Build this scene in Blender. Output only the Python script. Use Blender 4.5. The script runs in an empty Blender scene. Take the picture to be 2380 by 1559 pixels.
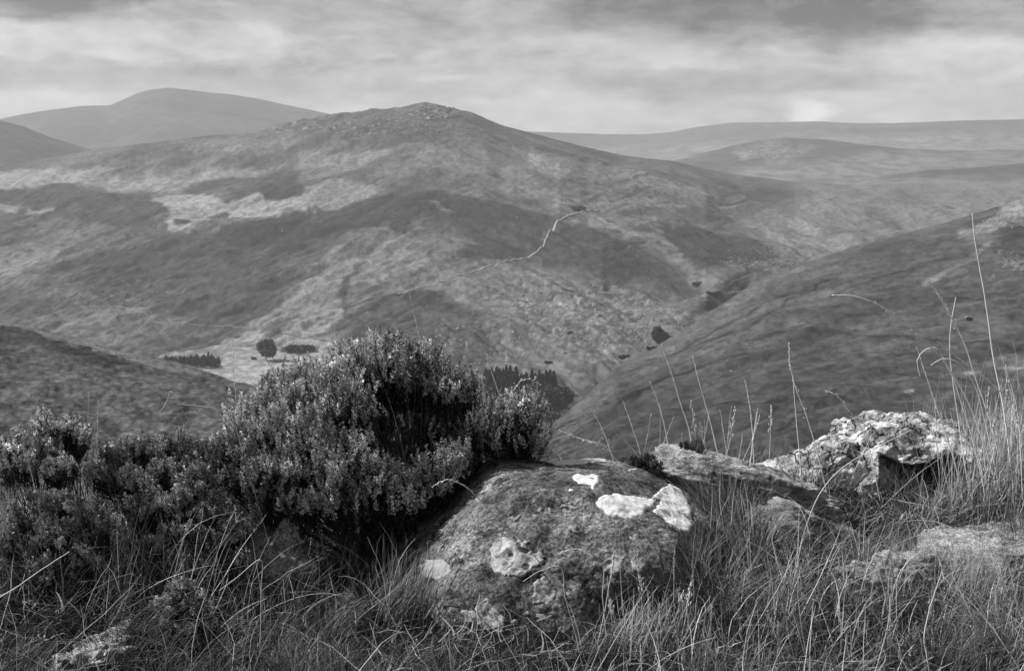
import bpy, bmesh, math, random
import numpy as np
from mathutils import Vector
from mathutils.bvhtree import BVHTree

S = bpy.context.scene
COL = S.collection
R = math.radians

# ------------------------------------------------------------------ camera
CAMZ = 1.6
FOC = 1190.0 / math.tan(R(20))            # focal length in units of a 2380-wide frame
PITCH = math.atan((779.5 - 340) / FOC)
cam = bpy.data.cameras.new('camera')
camo = bpy.data.objects.new('camera', cam)
COL.objects.link(camo)
camo.location = (0, 0, CAMZ)
camo.rotation_euler = (math.pi / 2 - PITCH, 0, 0)
cam.sensor_width = 36
cam.lens = 18 / math.tan(R(20))
cam.clip_start = 0.05
cam.clip_end = 60000
cam.dof.use_dof = True
cam.dof.focus_distance = 5.3
cam.dof.aperture_fstop = 16
S.camera = camo

# ------------------------------------------------------------------ view
S.view_settings.view_transform = 'Standard'
S.view_settings.look = 'None'
S.view_settings.gamma = 1
S.view_settings.exposure = 0.58

# ------------------------------------------------------------------ sun
SUN_AZ = R(-76)      # from +Y towards -X : behind the subject, on the left
SUN_EL = R(45)
sd = bpy.data.lights.new('sun', 'SUN')
sd.energy = 4.2
sd.angle = R(1.5)
sd.color = (1, 1, 1)
so = bpy.data.objects.new('sun', sd)
COL.objects.link(so)
sdir = Vector((math.sin(SUN_AZ) * math.cos(SUN_EL), math.cos(SUN_AZ) * math.cos(SUN_EL), math.sin(SUN_EL)))
so.rotation_euler = sdir.to_track_quat('Z', 'Y').to_euler()


# ------------------------------------------------------------------ node helper
class NT:
    def __init__(s, tree):
        s.t = tree
        s.n = tree.nodes
        s.l = tree.links

    def new(s, typ, **kw):
        n = s.n.new(typ)
        for k, v in kw.items():
            setattr(n, k, v)
        return n

    def put(s, sock, v):
        if v is None:
            return
        if isinstance(v, bpy.types.NodeSocket):
            s.l.new(v, sock)
        else:
            sock.default_value = v

    def m(s, op, a, b=None, c=None, clamp=False):
        n = s.n.new('ShaderNodeMath')
        n.operation = op
        n.use_clamp = clamp
        s.put(n.inputs[0], a)
        s.put(n.inputs[1], b)
        s.put(n.inputs[2], c)
        return n.outputs[0]

    def xyz(s, a, b, c):
        n = s.n.new('ShaderNodeCombineXYZ')
        s.put(n.inputs[0], a)
        s.put(n.inputs[1], b)
        s.put(n.inputs[2], c)
        return n.outputs[0]

    def noise(s, vec, scale, detail=4, rough=0.55, dist=0.0):
        n = s.n.new('ShaderNodeTexNoise')
        s.put(n.inputs['Vector'], vec)
        n.inputs['Scale'].default_value = scale
        n.inputs['Detail'].default_value = detail
        n.inputs['Roughness'].default_value = rough
        n.inputs['Distortion'].default_value = dist
        return n.outputs['Fac']

    def step(s, x, lo, hi, a=0.0, b=1.0):
        n = s.n.new('ShaderNodeMapRange')
        n.interpolation_type = 'SMOOTHSTEP'
        s.put(n.inputs[0], x)
        n.inputs[1].default_value = lo
        n.inputs[2].default_value = hi
        n.inputs[3].default_value = a
        n.inputs[4].default_value = b
        return n.outputs[0]

    def mix(s, f, a, b):
        # a + f*(b-a)
        return s.m('ADD', a, s.m('MULTIPLY', f, s.m('SUBTRACT', b, a)))


# ------------------------------------------------------------------ world: overcast sky with broken cloud
W = bpy.data.worlds.new('World')
S.world = W
W.use_nodes = True
t = NT(W.node_tree)
for n in list(t.n):
    t.n.remove(n)
out = t.new('ShaderNodeOutputWorld')
bg = t.new('ShaderNodeBackground')
bg.inputs['Strength'].default_value = 0.1
sky = t.new('ShaderNodeTexSky')
sky.sky_type = 'NISHITA'
sky.sun_disc = False
sky.sun_elevation = SUN_EL
sky.sun_rotation = SUN_AZ
bw = t.new('ShaderNodeRGBToBW')
t.l.new(sky.outputs[0], bw.inputs[0])
tc = t.new('ShaderNodeTexCoord')
sp = t.new('ShaderNodeSeparateXYZ')
t.l.new(tc.outputs['Generated'], sp.inputs[0])
az = t.m('ARCTAN2', sp.outputs[0], sp.outputs[1])
el = t.m('ARCSINE', sp.outputs[2])
el = t.m('MAXIMUM', el, -0.05)
U = t.m('ADD', t.m('MULTIPLY', az, FOC), 1190.0)
V = t.m('SUBTRACT', 340.0, t.m('MULTIPLY', el, FOC))
wv = t.xyz(t.m('MULTIPLY', U, 1 / 420), t.m('MULTIPLY', V, 1 / 150), 0.3)
warp = t.noise(wv, 1.0, 5, 0.6)
warp2 = t.noise(t.xyz(t.m('MULTIPLY', U, 1 / 300), t.m('MULTIPLY', V, 1 / 110), 7.7), 1.0, 5, 0.6)
Uw = t.m('ADD', U, t.m('MULTIPLY', t.m('SUBTRACT', warp, 0.5), 330))
Vw = t.m('ADD', V, t.m('MULTIPLY', t.m('SUBTRACT', warp2, 0.5), 95))
n1 = t.noise(t.xyz(t.m('MULTIPLY', Uw, 1 / 360), t.m('MULTIPLY', Vw, 1 / 120), 2.0), 1.0, 7, 0.55)
n2 = t.noise(t.xyz(t.m('MULTIPLY', Uw, 1 / 1500), t.m('MULTIPLY', Vw, 1 / 260), 5.1), 1.0, 3, 0.5)
n3 = t.noise(t.xyz(t.m('MULTIPLY', U, 1 / 130), t.m('MULTIPLY', V, 1 / 45), 9.1), 1.0, 6, 0.6)
val = t.m('ADD', 0.50, t.m('MULTIPLY', t.m('SUBTRACT', n1, 0.5), 1.0))
val = t.m('ADD', val, t.m('MULTIPLY', t.m('SUBTRACT', n2, 0.5), 0.45))
val = t.m('ADD', val, t.m('MULTIPLY', t.m('SUBTRACT', n3, 0.5), 0.50))
n4 = t.noise(t.xyz(t.m('MULTIPLY', Uw, 1 / 75), t.m('MULTIPLY', Vw, 1 / 38), 4.4), 1.0, 5, 0.62)
val = t.m('ADD', val, t.m('MULTIPLY', t.m('SUBTRACT', n4, 0.5), 0.26))
BL = [  # cloud masses: azimuth/elevation written as (u, v), extents, value, weight
    (1000, 60, 420, 90, .34, .5), (640, 40, 190, 50, .34, .6), (1250, 50, 170, 50, .34, .6), (60, 185, 440, 30, .36, .55),
    (650, 205, 400, 24, .38, .5), (1600, 195, 540, 40, .36, .6), (2330, 60, 220, 70, .30, .6), (1150, 150, 200, 40, .40, .5),
    (1300, 285, 440, 50, .66, .6), (80, 240, 330, 30, .62, .6), (300, 110, 420, 50, .60, .5), (2200, 160, 330, 70, .62, .5), (2100, 250, 480, 40, .64, .6), (1500, 110, 240, 35, .58, .5),
    (190, -32, 370, 108, .175, .97), (1720, -38, 530, 168, .18, .97), (1950, 46, 200, 84, .17, .9), (2300, 20, 160, 50, .3, .6),
    (1842, 276, 46, 44, 1.0, .75)]
for (u0, v0, ru, rv, target, wgt) in BL:
    du = t.m('MULTIPLY', t.m('SUBTRACT', Uw, u0), 1 / ru)
    dv = t.m('MULTIPLY', t.m('SUBTRACT', Vw if target < .9 else V, v0), 1 / rv)
    d2 = t.m('ADD', t.m('MULTIPLY', du, du), t.m('MULTIPLY', dv, dv))
    mk = t.m('MULTIPLY', t.step(d2, 1.3, 0.0 if target > .9 else (0.15 if target > .21 else .25)), wgt)
    val = t.mix(mk, val, t.m('ADD', target, t.m('MULTIPLY', t.m('SUBTRACT', t.m('ADD', n4, n3), 1.0), 0.24 if target > .21 else .26)))
val = t.m('ADD', t.m('MULTIPLY', t.m('SUBTRACT', val, 0.42), 1.5), 0.45)
# darker ceiling of cloud higher up, outside the picture
val = t.m('MULTIPLY', val, t.step(el, 0.10, 0.5, 1.0, 0.55))
# unseen sky behind the camera dimmed to cut front fill and deepen contrast
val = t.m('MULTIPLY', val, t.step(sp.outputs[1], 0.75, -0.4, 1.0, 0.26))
val = t.m('MAXIMUM', t.m('MULTIPLY', val, 0.74), 0.055)
cl = t.m('MULTIPLY', val, 10.0)
fin = t.mix(0.93, bw.outputs[0], cl)
cc = t.new('ShaderNodeCombineColor')
for i in range(3):
    t.l.new(fin, cc.inputs[i])
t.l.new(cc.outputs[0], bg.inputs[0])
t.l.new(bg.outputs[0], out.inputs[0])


# ------------------------------------------------------------------ geometry helpers
def ray(u, v):
    x = (u - 1190.0) / FOC
    y = (779.5 - v) / FOC
    cp, sp_ = math.cos(PITCH), math.sin(PITCH)
    return x, cp + y * sp_, -sp_ + y * cp


def P(u, v, D):
    """point seen in direction (u, v) at forward distance D (metres); works on arrays"""
    dx, dy, dz = ray(u, v)
    k = D / dy
    return dx * k, D + 0 * k, CAMZ + dz * k


def PV(u, v, D):
    return np.array(P(float(u), float(v), float(D)))


def proj(p):
    """world points (N,3) -> u, v"""
    p = np.asarray(p, float)
    cp, sp_ = math.cos(PITCH), math.sin(PITCH)
    y = p[..., 1]
    z = p[..., 2] - CAMZ
    f = y * cp - z * sp_
    up = y * sp_ + z * cp
    return 1190 + FOC * p[..., 0] / f, 779.5 - FOC * up / f


def _h(ix, iy, iz, seed):
    n = (ix.astype(np.int64) * 374761393 + iy.astype(np.int64) * 668265263 + iz.astype(np.int64) * 2147483647 + seed * 1274126177) & 0xFFFFFFFF
    n = ((n ^ (n >> 13)) * 1274126177) & 0xFFFFFFFF
    n = ((n ^ (n >> 16)) * 2246822519) & 0xFFFFFFFF
    n = n ^ (n >> 15)
    return (n & 0xFFFFFF) / float(0xFFFFFF)


def vn(x, y, z=None, seed=0):
    x = np.asarray(x, float)
    y = np.asarray(y, float)
    if z is None:
        x, y = np.broadcast_arrays(x, y)
        x0, y0 = np.floor(x), np.floor(y)
        fx, fy = x - x0, y - y0
        fx = fx * fx * fx * (fx * (fx * 6 - 15) + 10)
        fy = fy * fy * fy * (fy * (fy * 6 - 15) + 10)
        z0 = np.zeros_like(x0)
        a = _h(x0, y0, z0, seed)
        b = _h(x0 + 1, y0, z0, seed)
        c = _h(x0, y0 + 1, z0, seed)
        d = _h(x0 + 1, y0 + 1, z0, seed)
        return (a + (b - a) * fx) * (1 - fy) + (c + (d - c) * fx) * fy
    x, y, z = np.broadcast_arrays(x, y, np.asarray(z, float))
    z0 = np.floor(z)
    fz = z - z0
    fz = fz * fz * (3 - 2 * fz)
    x0, y0 = np.floor(x), np.floor(y)
    fx, fy = x - x0, y - y0
    fx = fx * fx * (3 - 2 * fx)
    fy = fy * fy * (3 - 2 * fy)
    r = []
    for k in (0, 1):
        a = _h(x0, y0, z0 + k, seed)
        b = _h(x0 + 1, y0, z0 + k, seed)
        c = _h(x0, y0 + 1, z0 + k, seed)
        d = _h(x0 + 1, y0 + 1, z0 + k, seed)
        r.append((a + (b - a) * fx) * (1 - fy) + (c + (d - c) * fx) * fy)
    return r[0] * (1 - fz) + r[1] * fz


def fbm(x, y, z=None, seed=0, oct=4, gain=0.5):
    """about -1..1"""
    s = 0.0
    a = 1.0
    tot = 0.0
    f = 1.0
    for o in range(oct):
        s = s + a * (vn(np.asarray(x) * f + 17.3 * o, np.asarray(y) * f - 9.1 * o, None if z is None else np.asarray(z) * f + 3.3 * o, seed + o) * 2 - 1)
        tot += a
        a *= gain
        f *= 2.03
    return s / tot * 1.6


def link(name, me, mat=None, parent=None):
    o = bpy.data.objects.new(name, me)
    COL.objects.link(o)
    if mat is not None and me is not None:
        me.materials.append(mat)
    if parent is not None:
        o.parent = parent
    return o


def mesh(name, verts, faces, mat=None, parent=None, tone=None, smooth=True):
    """verts (N,3); faces = array (M,k) or list of such arrays with different k"""
    me = bpy.data.meshes.new(name)
    verts = np.asarray(verts, np.float32)
    if not isinstance(faces, list):
        faces = [faces]
    faces = [np.asarray(f, np.int32) for f in faces if len(f)]
    loops = np.concatenate([f.ravel() for f in faces])
    tot = np.concatenate([np.full(len(f), f.shape[1], np.int32) for f in faces])
    start = np.concatenate([[0], np.cumsum(tot)[:-1]]).astype(np.int32)
    me.vertices.add(len(verts))
    me.vertices.foreach_set('co', verts.ravel())
    me.loops.add(len(loops))
    me.loops.foreach_set('vertex_index', loops)
    me.polygons.add(len(tot))
    me.polygons.foreach_set('loop_start', start)
    me.polygons.foreach_set('loop_total', tot)
    me.polygons.foreach_set('use_smooth', np.full(len(tot), smooth))
    if tone is not None:
        at = me.attributes.new('tone', 'FLOAT', 'POINT')
        at.data.foreach_set('value', np.asarray(tone, np.float32))
    me.update(calc_edges=True)
    me.validate()
    return link(name, me, mat, parent)


def tag(o, label=None, cat=None, group=None, kind=None):
    if label:
        o['label'] = label
    if cat:
        o['category'] = cat
    if group:
        o['group'] = group
    if kind:
        o['kind'] = kind
    return o


def thing(name, loc, label, cat, group=None):
    o = bpy.data.objects.new(name, None)
    o.empty_display_size = 0.2
    COL.objects.link(o)
    o.location = loc
    return tag(o, label, cat, group)


class MB:
    """collects pieces of one mesh"""
    def __init__(s):
        s.v, s.f, s.t, s.n = [], [], [], 0

    def add(s, v, f, tone=0.3):
        v = np.asarray(v, float).reshape(-1, 3)
        if not isinstance(f, list):
            f = [f]
        for q in f:
            s.f.append(np.asarray(q, np.int64) + s.n)
        s.v.append(v)
        s.t.append(np.broadcast_to(np.asarray(tone, float), (len(v),)))
        s.n += len(v)

    def build(s, name, mat, parent=None, smooth=True, origin=None):
        v = np.concatenate(s.v)
        if origin is not None:
            v = v - np.asarray(origin)
        g = {}
        for q in s.f:
            g.setdefault(q.shape[1], []).append(q)
        return mesh(name, v, [np.concatenate(x) for x in g.values()], mat, parent, np.concatenate(s.t), smooth)


def tube(pts, rad, k=4):
    """tube along pts (n,3) with radii (n,)"""
    pts = np.asarray(pts, float)
    n = len(pts)
    rad = np.broadcast_to(np.asarray(rad, float), (n,))
    d = np.gradient(pts, axis=0)
    d /= np.linalg.norm(d, axis=1)[:, None] + 1e-12
    ref = np.array([0.31, 0.95, 0.05])
    a = np.cross(d, ref)
    a /= np.linalg.norm(a, axis=1)[:, None] + 1e-12
    b = np.cross(d, a)
    th = np.arange(k) / k * 2 * np.pi
    v = pts[:, None, :] + rad[:, None, None] * (np.cos(th)[None, :, None] * a[:, None, :] + np.sin(th)[None, :, None] * b[:, None, :])
    i = np.arange(n - 1)[:, None] * k
    j = np.arange(k)[None, :]
    j2 = (j + 1) % k
    f = np.stack([i + j, i + j2, i + k + j2, i + k + j], -1).reshape(-1, 4)
    return v.reshape(-1, 3), f


# ------------------------------------------------------------------ materials (the photograph is black and white: all greys)
def base_mat(name, rough=0.85, spec=0.2):
    m = bpy.data.materials.new(name)
    m.use_nodes = True
    q = NT(m.node_tree)
    b = m.node_tree.nodes['Principled BSDF']
    b.inputs['Roughness'].default_value = rough
    b.inputs['Specular IOR Level'].default_value = spec
    return m, q, b


def set_grey(q, b, v):
    c = q.new('ShaderNodeCombineColor')
    for i in range(3):
        q.l.new(v, c.inputs[i])
    q.l.new(c.outputs[0], b.inputs['Base Color'])


def bump(q, b, h, dist, strength=1.0):
    n = q.new('ShaderNodeBump')
    n.inputs['Strength'].default_value = strength
    n.inputs['Distance'].default_value = dist
    q.l.new(h, n.inputs['Height'])
    q.l.new(n.outputs[0], b.inputs['Normal'])


def attr(q, name='tone'):
    a = q.new('ShaderNodeAttribute')
    a.attribute_name = name
    return a.outputs['Fac']


def mat_terrain(name, s1=0.06, s2=0.3, amt=0.55, bd=1.2, stretch=(1, 1, 1)):
    m, q, b = base_mat(name, 0.95, 0.05)
    tcn = q.new('ShaderNodeTexCoord')
    mp = q.new('ShaderNodeMapping')
    mp.inputs['Scale'].default_value = stretch
    q.l.new(tcn.outputs['Object'], mp.inputs[0])
    o = mp.outputs[0]
    n1 = q.noise(o, s1, 6, 0.62)
    n2 = q.noise(o, s2, 5, 0.7)
    k = q.m('ADD', 1.0, q.m('MULTIPLY', q.m('SUBTRACT', n1, 0.5), amt * 2.2))
    k2 = q.m('ADD', 1.0, q.m('MULTIPLY', q.m('SUBTRACT', n2, 0.5), amt * 2.6))
    v = q.m('MULTIPLY', q.m('MULTIPLY', attr(q), k), k2)
    n3 = q.noise(o, s2 * .62, 4, 0.6, 0.6)
    v = q.m('MULTIPLY', v, q.step(n3, .42, .56, .72, 1.14))
    set_grey(q, b, v)
    bump(q, b, q.m('ADD', n1, q.m('MULTIPLY', n2, 0.6)), bd, 0.8)
    return m


def mat_tone(name, rough=0.6, spec=0.25, amt=0.3, scale=60, transl=0.0):
    m, q, b = base_mat(name, rough, spec)
    tcn = q.new('ShaderNodeTexCoord')
    n = q.noise(tcn.outputs['Object'], scale, 3, 0.6)
    v = q.m('MULTIPLY', attr(q), q.m('ADD', 1.0, q.m('MULTIPLY', q.m('SUBTRACT', n, 0.5), amt * 2)))
    set_grey(q, b, v)
    return m


def mat_rock(name, base=0.16, contrast=1.0, speck=0.35, dark=0.35, strata=None, crack=0.0, scale=1.0, white=0.0):
    m, q, b = base_mat(name, 0.9, 0.15)
    tcn = q.new('ShaderNodeTexCoord')
    o = tcn.outputs['Object']
    if strata:
        mp = q.new('ShaderNodeMapping')
        mp.inputs['Rotation'].default_value = strata[0]
        mp.inputs['Scale'].default_value = strata[1]
        q.l.new(o, mp.inputs[0])
        ov = mp.outputs[0]
    else:
        ov = o
    big = q.noise(ov, 3.2 * scale, 5, 0.6, 0.4)
    mid = q.noise(ov, 13 * scale, 6, 0.7, 0.6)
    fine = q.noise(ov, 85 * scale, 4, 0.75)
    v = q.m('MULTIPLY', base, q.m('ADD', 1.0, q.m('MULTIPLY', q.m('SUBTRACT', big, 0.5), 2.4 * contrast)))
    # weathered dark blotches and pits
    v = q.m('MULTIPLY', v, q.step(mid, 0.36, 0.56, dark, 1.05))
    # pale crustose lichen speckle
    sp1 = q.noise(ov, 34 * scale, 5, 0.75, 0.3)
    sp2 = q.noise(o, 4.1 * scale, 3, 0.5)
    mask = q.m('MULTIPLY', q.step(sp1, 0.53, 0.62), q.step(sp2, 0.42, 0.66))
    v = q.mix(q.m('MULTIPLY', mask, 0.85), v, speck)
    v = q.m('MULTIPLY', v, q.step(fine, 0.34, 0.62, 0.30, 1.5))
    hgt = q.m('ADD', q.m('MULTIPLY', mid, 0.9), q.m('ADD', q.m('MULTIPLY', fine, 0.30), q.m('MULTIPLY', sp1, 0.3)))
    if white > 0:
        wn = q.noise(o, 5.5 * scale, 6, 0.65, 0.5)
        v = q.mix(q.step(wn, 0.60 - white * 0.25, 0.72 - white * 0.25), v, q.m('MULTIPLY', 0.72, q.step(fine, 0.2, 0.6, 0.72, 1.08)))
    if crack > 0:
        vo = q.new('ShaderNodeTexVoronoi', feature='DISTANCE_TO_EDGE')
        vo.inputs['Scale'].default_value = crack
        wd = q.new('ShaderNodeVectorMath', operation='ADD')
        nz = q.new('ShaderNodeTexNoise')
        nz.inputs['Scale'].default_value = 6
        nz.inputs['Detail'].default_value = 4
        q.l.new(o, nz.inputs['Vector'])
        scl = q.new('ShaderNodeVectorMath', operation='SCALE')
        scl.inputs[3].default_value = 0.22
        q.l.new(nz.outputs['Color'], scl.inputs[0])
        q.l.new(o, wd.inputs[0])
        q.l.new(scl.outputs[0], wd.inputs[1])
        q.l.new(wd.outputs[0], vo.inputs['Vector'])
        cr = q.step(vo.outputs['Distance'], 0.0, 0.05)
        cr = q.m('MAXIMUM', cr, q.step(big, 0.44, 0.58))
        v = q.m('MULTIPLY', v, q.m('ADD', 0.2, q.m('MULTIPLY', cr, 0.8)))
        hgt = q.m('ADD', hgt, q.m('MULTIPLY', cr, 0.8))
    v = q.m('MAXIMUM', q.m('MULTIPLY', v, attr(q)), 0.008)
    set_grey(q, b, v)
    bump(q, b, hgt, 0.02, 1.0)
    return m


def mat_lichen(name, val, rough_tex=0.4, dark_amt=0.2, thr=0.40):
    m, q, b = base_mat(name, 0.95, 0.05)
    tcn = q.new('ShaderNodeTexCoord')
    o = tcn.outputs['Object']
    n = q.noise(o, 55, 5, 0.75)
    n2 = q.noise(o, 30, 5, 0.7, 0.8)
    v = q.m('MULTIPLY', val, q.m('ADD', 1.0, q.m('MULTIPLY', q.m('SUBTRACT', n, 0.5), rough_tex * 2)))
    v = q.m('MULTIPLY', v, q.step(n2, thr - 0.05, thr + 0.07, 1 - dark_amt, 1.0))
    set_grey(q, b, v)
    bump(q, b, q.m('ADD', n, n2), 0.004, 0.8)
    return m


M_hill = mat_terrain('moorland', 0.05, 0.26, 0.34, 1.5, (1, .38, 1))
M_hillR = mat_terrain('grazed_hillside', 0.07, 0.42, 0.24, 0.7, (1, .40, 1))
M_hillL = mat_terrain('heather_slope', 0.16, 0.9, 0.60, 0.7, (1, .40, 1))
M_far = mat_terrain('far_moor', 0.006, 0.03, 0.28, 5.0)
M_grass = mat_tone('dry_grass', 0.55, 0.3, 0.25, 30)
M_leaf = mat_tone('heather_foliage', 0.7, 0.2, 0.3, 80)
M_flower = mat_tone('heather_flowers', 0.7, 0.15, 0.3, 120)
M_wood = mat_tone('heather_wood', 0.85, 0.1, 0.4, 150)
M_tree = mat_tone('tree_foliage', 0.8, 0.1, 0.5, 0.8)
M_bark = mat_tone('tree_bark', 0.9, 0.1, 0.4, 3)
M_scree = mat_tone('pale_stone', 0.9, 0.1, 0.4, 0.6)
M_track = mat_tone('trodden_track', 0.95, 0.05, 0.3, 0.3)


# ------------------------------------------------------------------ terrain
def pchip(ts, ys, t_):
    """ts (K,), ys (K,N) -> (T,N), monotone cubic"""
    ts = np.asarray(ts, float)
    h = np.diff(ts)[:, None]
    d = np.diff(ys, axis=0) / h
    m = np.zeros_like(ys)
    m[0], m[-1] = d[0], d[-1]
    same = d[:-1] * d[1:] > 0
    hm = 2 * d[:-1] * d[1:] / (d[:-1] + d[1:] + 1e-12)
    m[1:-1] = np.where(same, hm, 0)
    k = np.clip(np.searchsorted(ts, t_, side='right') - 1, 0, len(ts) - 2)
    x = ((t_ - ts[k]) / (ts[k + 1] - ts[k]))[:, None]
    hk = h[k]
    return ((2 * x**3 - 3 * x**2 + 1) * ys[k] + (x**3 - 2 * x**2 + x) * hk * m[k] + (-2 * x**3 + 3 * x**2) * ys[k + 1] + (x**3 - x**2) * hk * m[k + 1])


def smooth1(a, w):
    k = np.exp(-0.5 * (np.arange(-3 * w, 3 * w + 1) / w) ** 2)
    k /= k.sum()
    return np.convolve(np.pad(a, 3 * w, mode='edge'), k, mode='valid')


def poly_sd(u, v, poly):
    """signed distance, positive inside"""
    p = np.asarray(poly, float)
    q = np.roll(p, -1, axis=0)
    best = np.full(u.shape, 1e18)
    ins = np.zeros(u.shape, bool)
    for (x0, y0), (x1, y1) in zip(p, q):
        ex, ey = x1 - x0, y1 - y0
        wx, wy = u - x0, v - y0
        k = np.clip((wx * ex + wy * ey) / (ex * ex + ey * ey + 1e-9), 0, 1)
        best = np.minimum(best, (wx - k * ex) ** 2 + (wy - k * ey) ** 2)
        c = ((y0 > v) != (y1 > v)) & (u < (x1 - x0) * (v - y0) / (y1 - y0 + 1e-12) + x0)
        ins ^= c
    d = np.sqrt(best)
    return np.where(ins, d, -d)


def sstep(x, a, b):
    k = np.clip((x - a) / (b - a), 0, 1)
    return k * k * (3 - 2 * k)


SURF = {}


def sheet(name, curves, ridge_idx, nu, rows, umin, umax, mat, tonef, relief, sm=10, label=None, wts=None):
    us = np.linspace(umin, umax, nu)
    vv, qq = [], []
    for c in curves:
        c = np.asarray(c, float)
        w = max(1, int(sm * nu / 2900.0))
        vv.append(smooth1(np.interp(us, c[:, 0], c[:, 1]), w))
        qq.append(smooth1(1.0 / np.interp(us, c[:, 0], c[:, 2]), w))
    ts = np.arange(len(curves), dtype=float)
    tt = np.concatenate([np.linspace(i, i + 1, r, endpoint=False) for i, r in enumerate(rows)] + [[len(curves) - 1.0]])
    Vv = pchip(ts, np.array(vv), tt)
    Q = pchip(ts, np.array(qq), tt)
    Ug = np.broadcast_to(us[None, :], Vv.shape)
    X, Y, Z = P(Ug, Vv, 1.0 / Q)
    Z = Z + relief(X, Y, Ug, Vv)
    T = tonef(Ug, Vv, X, Y)
    n_r, n_c = Vv.shape
    i = np.arange(n_r - 1)[:, None] * n_c
    j = np.arange(n_c - 1)[None, :]
    f = np.stack([i + j, i + j + 1, i + n_c + j + 1, i + n_c + j], -1).reshape(-1, 4)
    verts = np.stack([X, Y, Z], -1).reshape(-1, 3)
    o = mesh(name, verts, f, mat, None, T.ravel())
    tag(o, label, None, None, 'structure')
    SURF[name] = BVHTree.FromPolygons([tuple(a) for a in verts.tolist()], f.tolist())
    return o


def hit(u, v, names=None):
    dx, dy, dz = ray(u, v)
    d = Vector((dx, dy, dz)).normalized()
    best = None
    for k, b in SURF.items():
        if names and k not in names:
            continue
        loc, nrm, idx, dist = b.ray_cast(Vector((0, 0, CAMZ)), d)
        if loc is not None and (best is None or dist < best[1]):
            best = (loc, dist, nrm)
    return best


def drop(x, y, name, z0=900):
    loc, nrm, idx, dist = SURF[name].ray_cast(Vector((x, y, z0)), Vector((0, 0, -1)))
    return None if loc is None else loc


RIDGE_F = [(-300, 425), (0, 388), (100, 369), (235, 346), (330, 335), (450, 319), (600, 309), (640, 296), (700, 282), (780, 267), (870, 256), (930, 253), (958, 246), (980, 239), (1005, 243), (1040, 251), (1100, 263),
           (1160, 290), (1250, 313), (1350, 340), (1450, 362), (1560, 374), (1700, 405), (1830, 421), (1900, 425), (2000, 431), (2120, 425), (2240, 429), (2380, 422), (2700, 420)]
RF_U = np.array([a for a, b in RIDGE_F], float)
RF_V = np.array([b for a, b in RIDGE_F], float)

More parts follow.
